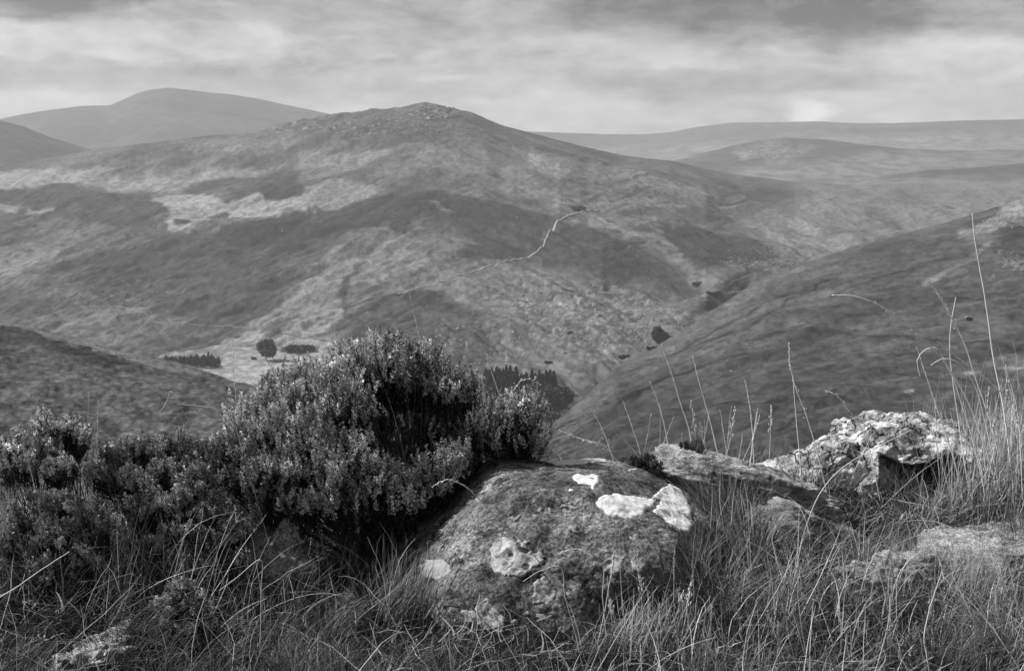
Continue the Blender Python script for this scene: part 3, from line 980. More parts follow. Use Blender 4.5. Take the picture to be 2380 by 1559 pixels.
def ell(cu, cv, ru, rv, n=28, seed=0, irr=.12):
    rg = np.random.default_rng(seed)
    ph = rg.random(4) * 6.28
    o_ = []
    for i_ in range(n):
        a = i_ / n * 2 * math.pi
        k = 1 + irr * (math.sin(3 * a + ph[0]) * .6 + math.sin(5 * a + ph[1]) * .5 + math.sin(2 * a + ph[2]) * .4)
        o_.append((cu + ru * k * math.cos(a), cv + rv * k * math.sin(a)))
    return o_


LP = [
    ([(1267, 1072), (1309, 1050), (1360, 1045), (1402, 1050), (1414, 1072), (1349, 1079), (1291, 1082)], M_white, 3, 'white lichen crust along the boulder crest', None),
    ([(1325, 1103), (1349, 1101), (1393, 1104), (1396, 1115), (1389, 1130), (1385, 1138), (1369, 1137), (1371, 1126), (1345, 1124), (1331, 1115)], M_white, 4, 'small white lichen patch near the top', .85),
    ([(1380, 1170), (1389, 1155), (1411, 1146), (1444, 1148), (1509, 1155), (1531, 1163), (1513, 1184), (1487, 1203), (1458, 1210), (1436, 1203), (1411, 1199), (1393, 1188)], M_white, 4, 'big bright white lichen patch on the right shoulder', None),
    ([(1512, 1157), (1531, 1137), (1553, 1123), (1585, 1137), (1598, 1163), (1609, 1195), (1609, 1225), (1600, 1239), (1567, 1224), (1545, 1210), (1516, 1184), (1534, 1166)], M_white, 4, 'white lichen patch wrapping the right end', None),
    (ell(1010, 1322, 39, 26, seed=1, irr=.05), M_pale, 3, 'pale disc of lichen low on the left', None),
    (ell(1197, 1292, 68, 48, seed=2), M_grey, 7, 'large grey lichen rosette on the front', .58),
    (ell(1262, 1374, 32, 36, seed=3), M_grey, 7, 'grey lichen rosette below the large one', .85),
    (ell(1128, 1440, 54, 42, seed=4, irr=.2), M_grey, 10, 'ragged lichen rosette near the bottom', .62),
    (ell(1428, 1313, 29, 26, seed=5), M_grey, 6, None, .85),
    (ell(1485, 1311, 20, 20, seed=6), M_grey, 5, None, .85),
    (ell(1197, 1446, 11, 11, seed=7), M_grey, 4, None, .7),
    (ell(1327, 1139, 9, 5, seed=8), M_white, 2, None, None),
    (ell(1472, 1091, 14, 4, seed=9), M_white, 3, None, None),
    (ell(1320, 1180, 34, 10, seed=10, irr=.3), M_pale, 12, None, .25),
    (ell(1190, 1200, 22, 16, seed=11, irr=.3), M_pale, 12, None, .1),
    (ell(1260, 1190, 26, 12, seed=12, irr=.3), M_pale, 14, None, .05),
    (ell(1325, 1225, 24, 16, seed=13, irr=.3), M_pale, 14, None, .15),
]
rgl = np.random.default_rng(5)
for q in range(16):
    LP.append((ell(rgl.uniform(1040, 1540), rgl.uniform(1110, 1440), rgl.uniform(6, 15), rgl.uniform(4, 11), seed=40 + q, irr=.3), M_grey if q % 3 else M_pale, 5, None, .6))
for k_, (poly, m_, wan, lb, thr) in enumerate(LP):
    lichen(big, wB, fB, nB, poly, m_, 400 + k_ * 3, wan, .0028, 'lichen', lb, thr)

# layered slab right of the boulder, tilting down to the right
rock('tilted_slab', 'rough layered slab tilting down to the right, between the big boulder and the pale one', (1.02, 5.97, .125), (.42, .26, .115), 311, M_schist, rot=(-8, 15, -6),
     cuts=[(-.7, -.2, .6, .33, .2), (.1, -.9, -.2, .23, .2), (0, 0, 1, .095, .3)], amp=.07, fine=.015, sub=7, power=2.8, strata=1.0)
rock('tilted_slab', 'dark wedge of layered stone lying in grass at the foot of the tilted slab', (1.25, 5.72, -.03), (.24, .16, .13), 313, M_schist, rot=(-10, 24, -14),
     cuts=[(.8, -.5, .2, .17, .2), (0, 0, 1, .10, .3)], amp=.06, fine=.013, sub=6, power=2.7, strata=1.0)

# pale quartz boulder with an overhang facing the camera


def warp_q(p):
    p = p.copy()
    k = sstep(p[:, 0], -.22, -.15) * sstep(.40 - p[:, 0], 0, .10)
    u_ = k * sstep(.115 + .03 * np.sin(p[:, 0] * 17) - p[:, 2], 0, .045) * sstep(-p[:, 1], -.05, .06)
    p[:, 1] += u_ * .34
    return p


q1, wQ, fQ = rock('quartz_boulder', 'bright white cracked boulder with a dark overhang, on the crest at right', (1.86, 6.42, .10), (.36, .34, .25), 321, M_quartz, rot=(0, 4, 0),
                  cuts=[(-.8, -.3, .62, .27, .25), (.75, -.1, .65, .30, .25), (0, -.2, 1, .205, .3)], amp=.10, fine=.020, sub=7, power=2.6, warp=warp_q)
rock('quartz_boulder', 'lower pale cracked block leaning on the left of the white boulder', (1.44, 6.40, .04), (.30, .26, .21), 323, M_quartz, rot=(0, -22, 8),
     cuts=[(-.5, -.3, .8, .15, .25), (.1, -.9, .4, .20, .2)], amp=.08, fine=.016, sub=7, power=2.5)
# flat slab, right edge
rock('flat_slab', 'flat pale slab with a ragged front edge at the right edge of the picture', (2.08, 5.17, .055), (.60, .31, .11), 331, M_slab, rot=(-3, -3, 6),
     cuts=[(0, 0, 1, .10, .25), (-.9, -.4, .2, .42, .2), (0, -1, .2, .26, .25)], amp=.07, fine=.016, sub=7, power=3.0, strata=1.0)
rock('weathered_stone', 'dark pitted stone in the grass left of the flat slab', (1.42, 4.98, .02), (.20, .15, .12), 333, M_schist, rot=(0, 8, 20), cuts=[(0, 0, 1, .09, .3)], amp=.08, fine=.016, sub=6, strata=.8)
rock('half_buried_rock', 'small grey rock sheltered under the left side of the big heather', (-.90, 5.16, .03), (.14, .11, .15), 341, M_small, rot=(0, 8, 0), cuts=[(-.6, -.3, .7, .12, .3)], amp=.06, fine=.010, sub=6)
rock('half_buried_rock', 'pale crumbly rock in grass at the bottom left', (-1.33, 4.30, .0), (.11, .09, .06), 343, M_small, rot=(0, -5, 10), cuts=[(0, -.5, .8, .06, .3)], amp=.06, fine=.02, sub=6)


# ------------------------------------------------------------------ heather
rngG = np.random.default_rng(7)


def heather(name, label, base, lobes, D, nsp, seed, spike=(.035, .065), flower=.5, group=None, nfl=15, droop=0.0, stemr=.0045):
    """lobes: (u, v, radius in picture units, depth offset); base: world point"""
    rg = np.random.default_rng(seed)
    base = np.asarray(base, float)
    t_ = thing(name, base, label, 'shrub', group)
    L = []
    lobes = list(lobes)
    for (u, v, r, dy) in list(lobes):
        for q in range(2):
            a0 = rg.uniform(-2.6, .0) if q else rg.uniform(-1.9, -1.2)
            lobes.append((u + r * .85 * math.cos(a0), v + r * .68 * math.sin(a0), r * rg.uniform(.28, .46), dy + rg.uniform(-.08, .06)))
    for (u, v, r, dy) in lobes:
        c = PV(u, v, D + dy)
        L.append((c, r * (D + dy) / FOC))
    C = np.array([l[0] for l in L])
    RR = np.array([l[1] for l in L])
    wt = RR ** 2
    wt /= wt.sum()
    idx = rg.choice(len(L), nsp * 3, p=wt)
    d = rg.normal(size=(nsp * 3, 3))
    d[:, 2] = np.abs(d[:, 2]) * 1.0 + rg.normal(size=nsp * 3) * .22
    d[:, 1] -= .25
    d /= np.linalg.norm(d, axis=1)[:, None]
    rad = RR[idx] * (1 - .40 * rg.random(nsp * 3) ** 2.0) * (1 + .17 * rg.normal(size=nsp * 3)) * (1 + .24 * (rg.random(nsp * 3) < .15))
    tip = C[idx] + d * rad[:, None] * np.array([1.0, 1.0, 1.0])
    # throw away what is deep inside another lobe
    dist = np.linalg.norm(tip[:, None, :] - C[None], axis=2) / RR[None]
    dist[np.arange(len(tip)), idx] = 9
    ok = (dist.min(axis=1) > .72)
    ok &= tip[:, 2] > gz(tip[:, 0], tip[:, 1]) + .02
    # spikes grow in tufts at the ends of the twigs
    per = 6
    m0 = min(ok.sum(), nsp // per)
    tip, idx, d = [np.repeat(q_, per, axis=0) for q_ in (tip[ok][:m0], idx[ok][:m0], d[ok][:m0])]
    n = len(tip)
    spr = .016 * (np.mean(spike) / .06) + .003
    tip = tip + rg.normal(size=(n, 3)) * np.array([spr, spr, spr * .8])
    d = d + (rg.normal(size=(n, 3)) * .22)
    tuft_tone = np.repeat(np.clip(rg.normal(1, .25, m0), .5, 1.5), per)
    ax = d * .58 + np.array([0, 0, 1.0 - droop]) + rg.normal(size=(n, 3)) * .22
    ax /= np.linalg.norm(ax, axis=1)[:, None]
    ln = rg.uniform(spike[0], spike[1], n)
    tone_s = np.clip(rg.normal(1, .28, n) * tuft_tone, .25, 1.8)
    # florets: little irregular tetrahedra spiralling round each spike
    k = nfl
    s = (np.arange(k) + rg.random((n, k))) / k
    ang = np.arange(k)[None, :] * 2.4 + rg.random((n, 1)) * 6.28 + rg.random((n, k)) * .8
    a = np.cross(ax, rg.normal(size=(n, 3)))
    a /= np.linalg.norm(a, axis=1)[:, None]
    b = np.cross(ax, a)
    env = .0056 * (1 - .55 * s) * (0.75 + .5 * rg.random((n, k)))
    rdir = np.cos(ang)[..., None] * a[:, None, :] + np.sin(ang)[..., None] * b[:, None, :]
    ctr = tip[:, None, :] - ax[:, None, :] * (ln[:, None] * (1 - s))[..., None] + rdir * env[..., None]
    sz = .0038 * (.7 + .6 * rg.random((n, k))) * (1 - .3 * s)
    tet = np.array([[1, 1, 1], [1, -1, -1], [-1, 1, -1], [-1, -1, 1]], float) / 1.732
    jit = rg.normal(size=(n, k, 4, 3)) * .25
    vv_ = ctr[:, :, None, :] + (tet[None, None] + jit) * sz[..., None, None] * 1.25
    # elongate along outward-upward direction (bells)
    od = rdir * .7 + ax[:, None, :] * .7
    pr = np.einsum('nkij,nkj->nki', vv_ - ctr[:, :, None, :], od)
    vv_ = vv_ + pr[..., None] * od[:, :, None, :] * .9
    fl = rg.random((n, k)) < .86
    vv_ = vv_[fl].reshape(-1, 3)
    nt = fl.sum()
    tf = np.array([[0, 1, 2], [0, 3, 1], [0, 2, 3], [1, 3, 2]])
    ff = (np.arange(nt)[:, None, None] * 4 + tf[None]).reshape(-1, 3)
    tn = (flower * tone_s[:, None] * (.55 + .75 * rg.random((n, k))) * (.7 + .45 * s))[fl]
    bo = base
    mesh('flower_spikes', vv_ - bo, ff, M_flower, t_, np.repeat(tn, 4), smooth=False)
    # needle leaves along the spike and the shoot beneath it
    k = 22
    s = rg.random((n, k))
    ang = rg.random((n, k)) * 6.28
    shoot = ln * 2.6
    rdir = np.cos(ang)[..., None] * a[:, None, :] + np.sin(ang)[..., None] * b[:, None, :]
    inw = C[idx] + (base - C[idx]) * .12 - tip
    inw /= np.linalg.norm(inw, axis=1)[:, None]
    sd_ = -ax * .65 + inw * .6
    sd_ /= np.linalg.norm(sd_, axis=1)[:, None]
    p0 = np.where((s < .5)[..., None], tip[:, None, :] - ax[:, None, :] * (ln[:, None] * s * 2)[..., None], (tip - ax * ln[:, None])[:, None, :] + sd_[:, None, :] * ((s - .5) * 2 * shoot[:, None])[..., None])
    ld = rdir * .75 + ax[:, None, :] * .8
    ld /= np.linalg.norm(ld, axis=2)[..., None]
    ll = .009 * (.7 + .7 * rg.random((n, k)))
    sw = np.cross(ld, rg.normal(size=(n, k, 3)))
    sw /= np.linalg.norm(sw, axis=2)[..., None]
    wv2 = .0016
    q0 = p0 + sw * wv2 * .5
    q1_ = p0 - sw * wv2 * .5
    mid = p0 + ld * (ll * .55)[..., None]
    q2 = mid - sw * wv2
    q3 = p0 + ld * ll[..., None]
    q4 = mid + sw * wv2
    lv = np.stack([q0, q1_, q2, q3, q4], axis=2).reshape(-1, 3)
    lf = (np.arange(n * k)[:, None] * 5 + np.array([0, 1, 2, 3, 4])[None])
    lt = (.032 * tone_s[:, None] * (.6 + .9 * rg.random((n, k)))).ravel()
    mesh('needle_leaves', lv - bo, lf, M_leaf, t_, np.repeat(lt, 5), smooth=False)
    # stems: main limbs, side twigs, shoots
    B = MB()
    for li, (c, r) in enumerate(L):
        m_ = max(2, int(r / .022))
        for q in range(m_):
            end = c + rg.normal(size=3) * r * .45
            st = base + rg.normal(size=3) * np.array([.05, .05, .0]) - np.array([0, 0, .04])
            md = st * .5 + end * .5 + np.array([(end[0] - st[0]) * .12, 0, -.06]) + rg.normal(size=3) * .035
            tt_ = np.linspace(0, 1, 9)[:, None]
            pts = (1 - tt_) ** 2 * st + 2 * tt_ * (1 - tt_) * md + tt_ ** 2 * end + rg.normal(size=(9, 3)) * .006
            v_, f_ = tube(pts, np.linspace(stemr, stemr * .4, 9), 4)
            B.add(v_, f_, .16 * rg.uniform(.5, 1.5) * .6)
    step_ = 1
    for i_ in range(0, n, step_):
        p1 = tip[i_] - ax[i_] * ln[i_]
        p2 = p1 + sd_[i_] * shoot[i_] * .55
        cc_ = C[idx[i_]] + (base - C[idx[i_]]) * rg.uniform(.0, .3)
        p3 = p1 * .35 + cc_ * .65 + rg.normal(size=3) * .018
        v_, f_ = tube(np.array([tip[i_] - ax[i_] * .01, p1, p2, p3]), [.0006, .001, .0014, .0021], 3)
        B.add(v_, f_, .055 * rg.uniform(.5, 1.6))
    B.build('stems', M_wood, t_, origin=bo)
    return t_


BUSH = [(905, 850, 72, .0), (850, 860, 62, .08), (965, 870, 70, .05), (1040, 890, 66, .0), (1085, 925, 60, .08), (700, 905, 66, .0), (760, 895, 66, -.05), (640, 935, 66, .05), (590, 975, 66, 0), (560, 1030, 66, -.05),
        (640, 1010, 80, -.15), (720, 985, 80, -.12), (800, 940, 70, -.12), (880, 930, 62, .1), (1010, 960, 60, .12), (540, 1090, 56, -.05), (620, 1100, 66, -.18), (700, 1080, 72, -.22), (790, 1050, 74, -.22),
        (700, 1150, 58, -.20), (790, 1140, 62, -.26), (870, 1110, 60, -.24), (1185, 960, 62, .05), (1225, 1005, 58, .05), (1150, 1000, 60, 0), (1090, 1000, 58, .08), (1010, 1095, 56, -.22), (940, 1140, 50, -.24), (1060, 1070, 48, -.12),
        (1215, 950, 40, .0), (820, 830, 34, .0), (910, 812, 30, .03), (985, 838, 30, 0), (1130, 1050, 46, .05), (610, 1160, 46, -.15), (860, 1165, 40, -.22),
        (920, 980, 66, .30), (1000, 1010, 60, .28), (850, 1010, 62, .26), (940, 1060, 58, .16), (1080, 1060, 50, .12), (900, 1100, 40, .0)]
heather('heather_bush', 'large spreading heather bush in full flower, leaning over the left of the lichened boulder', (-.42, 5.42, float(gz(-.42, 5.42))), BUSH, 5.35, 5000, 501, (.05, .095), .72, nfl=20)

heather('heather_bush', 'small leggy heather with clumped flower heads at the far left edge', (-1.72, 5.2, float(gz(-1.72, 5.2))),
        [(105, 1000, 36, 0), (160, 995, 30, .03), (35, 1040, 40, 0), (60, 1075, 32, -.05), (110, 1035, 30, -.04), (130, 1090, 34, -.05), (185, 1010, 18, 0), (15, 1080, 26, 0)], 5.05, 800, 503, (.026, .05), .85)
heather('heather_bush', 'low straggly heather in front of the left slope, left of the big bush', (-1.30, 5.1, float(gz(-1.3, 5.1))),
        [(270, 1075, 40, .1), (330, 1040, 34, .12), (390, 1050, 40, .12), (450, 1060, 44, .1), (300, 1120, 46, 0), (380, 1110, 48, 0), (460, 1120, 50, -.05), (230, 1110, 36, 0), (340, 1170, 46, -.1), (430, 1180, 46, -.12), (500, 1180, 44, -.1), (310, 1030, 20, .1), (420, 1015, 22, .1), (250, 1050, 22, .1), (520, 1040, 30, .05)], 5.15, 1150, 505, (.026, .055), .55)
heather('heather_bush', 'dark sparse heather in deep shade at the left, over the grass', (-1.55, 4.72, float(gz(-1.55, 4.72))),
        [(60, 1190, 44, 0), (130, 1180, 46, .05), (200, 1200, 46, 0), (100, 1250, 46, -.05), (170, 1260, 48, -.1), (240, 1240, 44, -.05), (30, 1260, 36, 0), (200, 1320, 40, -.1), (120, 1330, 40, -.1)], 4.8, 600, 507, (.022, .046), .45)
heather('heather_bush', 'thin heather growing up among grass stems below the big bush', (-.95, 4.85, float(gz(-.95, 4.85))),
        [(420, 1250, 40, 0), (490, 1260, 36, .05), (470, 1310, 34, 0), (540, 1240, 34, .1), (400, 1310, 30, 0), (350, 1270, 30, 0), (560, 1300, 26, 0)], 4.95, 700, 509, (.018, .034), .58)
heather('heather_bush', 'small bushy heather sprig near the bottom left of the grass', (-.98, 4.45, float(gz(-.98, 4.45))),
        [(425, 1370, 28, 0), (400, 1410, 30, 0), (450, 1405, 30, -.03), (430, 1445, 28, -.03), (370, 1420, 22, 0), (480, 1450, 22, 0), (390, 1460, 22, 0)], 4.5, 520, 511, (.016, .03), .60)
heather('heather_bush', 'little dark heather tuft between the big boulder and the tilted slab', (.62, 5.95, float(gz(.62, 5.95))),
        [(1490, 1085, 22, 0), (1520, 1095, 24, 0), (1550, 1110, 22, 0), (1470, 1070, 12, 0), (1600, 1040, 12, .1), (1625, 1036, 10, .1), (1505, 1068, 12, 0)], 5.85, 260, 513, (.016, .03), .28, stemr=.003)


# ------------------------------------------------------------------ grass
def blades(n, x, y, L, w, az, lean, bend, tone, seed, seg=5, z=None, wavy=.02):
    """n curved ribbons; lean = start tilt, bend = how far they arch over"""
    rg = np.random.default_rng(seed)
    zz = gz(x, y) - .01 if z is None else z
    s = np.linspace(0, 1, seg + 1)
    th = lean[:, None] + bend[:, None] * s[None, :] ** 1.3      # angle from vertical
    ds = L[:, None] / seg
    dh = np.sin(th) * ds
    dz = np.cos(th) * ds
    H = np.concatenate([np.zeros((n, 1)), np.cumsum(dh[:, :-1], axis=1)], axis=1)
    Zr = np.concatenate([np.zeros((n, 1)), np.cumsum(dz[:, :-1], axis=1)], axis=1)
    azc = az[:, None] + rg.normal(size=(n, 1)) * .5 * s[None, :] + rg.normal(size=(n, seg + 1)) * wavy
    px = x[:, None] + H * np.cos(azc)
    py = y[:, None] + H * np.sin(azc)
    g = gz(px, py) + .004
    pz = np.maximum(zz[:, None] + Zr, g)
    p = np.stack([px, py, pz], -1)
    sa = az + np.pi / 2 + rg.normal(size=n) * .6
    side = np.stack([np.cos(sa), np.sin(sa), rg.normal(size=n) * .3], -1)
    wd = w[:, None] * (1 - .88 * s[None, :] ** 1.6) * .5
    a = p + side[:, None, :] * wd[..., None]
    b = p - side[:, None, :] * wd[..., None]
    v = np.stack([a, b], 2).reshape(-1, 3)
    i_ = np.arange(n)[:, None] * (seg + 1) * 2
    j_ = np.arange(seg)[None, :] * 2
    q = i_ + j_
    f_ = np.stack([q, q + 1, q + 3, q + 2], -1).reshape(-1, 4)
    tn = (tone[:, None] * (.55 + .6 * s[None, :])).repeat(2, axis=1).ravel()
    return v, f_, tn


def inside_rock(x, y, z):
    m_ = np.zeros(len(x), bool)
    for (c, r) in [((0.13, 5.14), (.55, .58)), ((1.95, 6.42), (.33, .28)), ((1.02, 5.97), (.38, .22)), ((2.02, 5.18), (.52, .26)), ((1.5, 6.4), (.2, .2))]:
        m_ |= ((x - c[0]) / r[0]) ** 2 + ((y - c[1]) / r[1]) ** 2 < 1
    return m_


GB = MB()
rg = np.random.default_rng(11)


def scatter(n, x0, x1, y0, y1):
    x = rg.uniform(x0, x1, n)
    y = rg.uniform(y0, y1, n)
    return x, y


def dens(x, y):
    return fbm(x / .35, y / .35, seed=221, oct=3)


# flow field: which way the matted grass lies
def flow(x, y):
    return 2.6 * fbm(x / .9, y / .9, seed=231, oct=2) - .6


def low(x, y):
    # short cropped turf right in front of the boulder and on the slab edge
    k = sstep(1 - ((x - .08) / .52) ** 2 - ((y - 4.50) / .42) ** 2, 0, .35)
    return 1 - .62 * k


# 1. matted fine grass over the whole ridge top
n = 62000
x, y = scatter(n, -2.6, 3.1, 3.3, 7.6)
keep = ~inside_rock(x, y, None) & (dens(x, y) + .9 * fbm(x / .13, y / .13, seed=223, oct=2) + rg.normal(size=n) * .2 > -.42)
x, y = x[keep], y[keep]
n = len(x)
d_ = dens(x, y)
L = rg.gamma(5, .026, n) * (1 + .4 * d_)
L = np.clip(L, .04, .34)
side_r = sstep(x, -.2, 1.6)
tone = np.clip(np.exp(rg.normal(-2.95, .95, n)) * (1 + .5 * d_) * (.6 + .85 * side_r), .025, .55)
L *= low(x, y)
v_, f_, t__ = blades(n, x, y, L, rg.uniform(.0012, .0028, n), flow(x, y) + rg.normal(size=n) * .9, rg.uniform(.1, 1.2, n), rg.uniform(.3, 2.4, n), tone, 12, wavy=.10)
GB.add(v_, f_, t__)
# 2. tussocks: fountains of long thin blades
nt = 290
tx, ty = scatter(nt, -2.4, 2.9, 3.6, 7.0)
k = ~inside_rock(tx, ty, None)
tx, ty = tx[k], ty[k]
per = 110
n = len(tx) * per
cx, cy = np.repeat(tx, per), np.repeat(ty, per)
r_ = np.abs(rg.normal(size=n)) * .045
a_ = rg.uniform(0, 2 * np.pi, n)
x, y = cx + r_ * np.cos(a_), cy + r_ * np.sin(a_)
fl = np.repeat(flow(tx, ty), per)
az_ = np.where(rg.random(n) < .55, fl + rg.normal(size=n) * .6, a_)
tt_ = np.repeat(np.exp(rg.normal(-2.6, .5, len(tx))), per) * np.exp(rg.normal(0, .55, n)) * (.62 + .75 * sstep(x, -.2, 1.6))
L = np.repeat(rg.uniform(.16, .34, len(tx)), per) * rg.uniform(.55, 1.15, n) * low(x, y)
v_, f_, t__ = blades(n, x, y, L, rg.uniform(.0014, .0028, n), az_, rg.uniform(.05, .7, n), rg.uniform(.6, 2.6, n), np.clip(tt_, .02, .6), 13, seg=6, wavy=.08)
GB.add(v_, f_, t__)
# 3. upright pale dead leaves and seed stubs near the camera
n = 2600
x, y = scatter(n, -2.2, 2.6, 3.7, 5.4)
k = (~inside_rock(x, y, None)) & (rg.random(n) < .35 + .65 * sstep(x, -.5, 1.0))
x, y = x[k], y[k]
n = len(x)
v_, f_, t__ = blades(n, x, y, rg.uniform(.08, .30, n) * low(x, y), rg.uniform(.0025, .0050, n), rg.uniform(0, 6.28, n), rg.uniform(0, .35, n), rg.uniform(-.2, 1.2, n), np.clip(rg.normal(.55, .14, n), .15, .8), 14)
GB.add(v_, f_, t__)
# 4. tall pale grass at the right edge
n = 3800
x = rg.normal(2.38, .24, n)
y = rg.normal(6.0, .40, n)
k = (x > 1.75) & (y > 5.2)
x, y = x[k], y[k]
n = len(x)
v_, f_, t__ = blades(n, x, y, rg.gamma(6, .045, n) * .95, rg.uniform(.0020, .0038, n), rg.uniform(0, 6.28, n), rg.uniform(0, .28, n), rg.uniform(-.1, 1.2, n) * rg.random(n), np.clip(rg.normal(.55, .14, n), .15, .8), 15, seg=7)
GB.add(v_, f_, t__)
# pale grass growing up through the low heather on the left
n = 900
x, y = scatter(n, -2.15, -.75, 4.6, 5.5)
v_, f_, t__ = blades(n, x, y, rg.uniform(.16, .42, n), rg.uniform(.0018, .0034, n), rg.uniform(0, 6.28, n), rg.uniform(0, .5, n), rg.uniform(-.2, 1.3, n), np.clip(rg.normal(.45, .14, n), .12, .7), 17, seg=7)
GB.add(v_, f_, t__)
# flattened dead leaves and litter
n = 7000
x, y = scatter(n, -2.4, 2.8, 3.6, 6.6)
k = ~inside_rock(x, y, None)
x, y = x[k], y[k]
n = len(x)
v_, f_, t__ = blades(n, x, y, rg.uniform(.03, .12, n), rg.uniform(.003, .008, n), rg.uniform(0, 6.28, n), rg.uniform(.9, 1.5, n), rg.uniform(-.4, .5, n), np.clip(np.exp(rg.normal(-1.6, .5, n)), .05, .5), 18, z=gz(x, y) + rg.uniform(0, .05, n))
GB.add(v_, f_, t__)
# 5. long loose straws lying at all angles
n = 2800
x, y = scatter(n, -2.3, 2.7, 3.8, 6.4)
k = ~inside_rock(x, y, None)
x, y = x[k], y[k]
n = len(x)
v_, f_, t__ = blades(n, x, y, rg.uniform(.2, .5, n) * low(x, y), rg.uniform(.0018, .0032, n), rg.uniform(0, 6.28, n), rg.uniform(.4, 1.5, n), rg.uniform(-.2, 1.2, n), np.clip(rg.normal(.48, .16, n), .12, .75), 16, seg=8)
GB.add(v_, f_, t__)
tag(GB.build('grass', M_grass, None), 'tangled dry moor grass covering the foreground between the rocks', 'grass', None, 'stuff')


# single tussocks that stand out
def tussock(label, u, v, n, Lr, tone, seed, lean_az, spread=.05, D=None):
    g0 = None
    dx, dy, dz = ray(u, v)
    s_ = 3.5
    while s_ < 9 and CAMZ + dz / dy * s_ > float(gz(dx / dy * s_, s_)):
        s_ += .01
    bx, by = dx / dy * s_, s_
    rg2 = np.random.default_rng(seed)
    x_ = bx + rg2.normal(size=n) * spread
    y_ = by + rg2.normal(size=n) * spread
    a2 = np.arctan2(y_ - by, x_ - bx)
    az2 = np.where(rg2.random(n) < .5, lean_az + rg2.normal(size=n) * .5, a2)
    v1, f1, t1 = blades(n, x_, y_, rg2.uniform(*Lr, n), rg2.uniform(.0015, .0030, n), az2, rg2.uniform(.02, .45, n), rg2.uniform(.3, 1.8, n), np.clip(tone * np.exp(rg2.normal(0, .4, n)), .03, .6), seed, seg=7)
    o_ = mesh('grass_tussock', v1 - np.array([bx, by, float(gz(bx, by))]), f1, M_grass, None, t1)
    o_.location = (bx, by, float(gz(bx, by)))
    tag(o_, label, 'grass tuft', 'single grass tussocks')


tussock('dark fine tussock against the foot of the tilted slab', 1680, 1285, 800, (.24, .44), .11, 601, 2.2)
tussock('long pale tussock hanging over the grass right of the boulder', 1745, 1310, 360, (.18, .34), .26, 602, 3.6)
tussock('swept tussock between the small rock and the big boulder', 850, 1330, 420, (.2, .34), .15, 603, 1.2)
tussock('bristling tussock below the flat slab at the right', 2250, 1440, 480, (.2, .36), .22, 604, .9, .08)
tussock('dark tussock at the right edge in front of the flat slab', 2370, 1330, 380, (.2, .34), .11, 605, 1.5, .06)
tussock('wispy tussock at the left edge below the heather', 10, 1330, 260, (.2, .4), .26, 606, 1.0, .05)
tussock('combed over tussock in the grass under the big heather', 640, 1440, 460, (.2, .38), .16, 607, 0.1, .08)
tussock('pale tussock curling over the foot of the lichened boulder', 1480, 1530, 300, (.12, .24), .26, 608, 0.8, .07)


tussock('shaggy tussock growing against the front of the flat slab', 2190, 1350, 420, (.12, .24), .2, 609, 2.4, .10)
tussock('thin pale tussock covering the left end of the flat slab front', 2080, 1345, 320, (.10, .22), .24, 610, 1.2, .09)
tussock('coarse tussock leaning on the lower left of the lichened boulder', 925, 1440, 380, (.14, .28), .16, 611, .5, .07)
tussock('dark tussock filling the corner at the right foot of the boulder', 1600, 1400, 460, (.18, .32), .12, 612, 2.6, .08)


# ------------------------------------------------------------------ single flowering grass stalks
def cr(pts, n):
    p = np.asarray(pts, float)
    k = np.concatenate([[0], np.cumsum(np.linalg.norm(np.diff(p, axis=0), axis=1))])
    tt = np.linspace(0, k[-1], n)
    m_ = np.gradient(p, k, axis=0) if len(p) > 2 else np.repeat((p[1:] - p[:1]) / k[-1], 2, axis=0)
    i_ = np.clip(np.searchsorted(k, tt, side='right') - 1, 0, len(k) - 2)
    h = (k[i_ + 1] - k[i_])[:, None]
    x_ = ((tt - k[i_])[:, None]) / h
    return (2 * x_**3 - 3 * x_**2 + 1) * p[i_] + (x_**3 - 2 * x_**2 + x_) * h * m_[i_] + (-2 * x_**3 + 3 * x_**2) * p[i_ + 1] + (x_**3 - x_**2) * h * m_[i_ + 1]


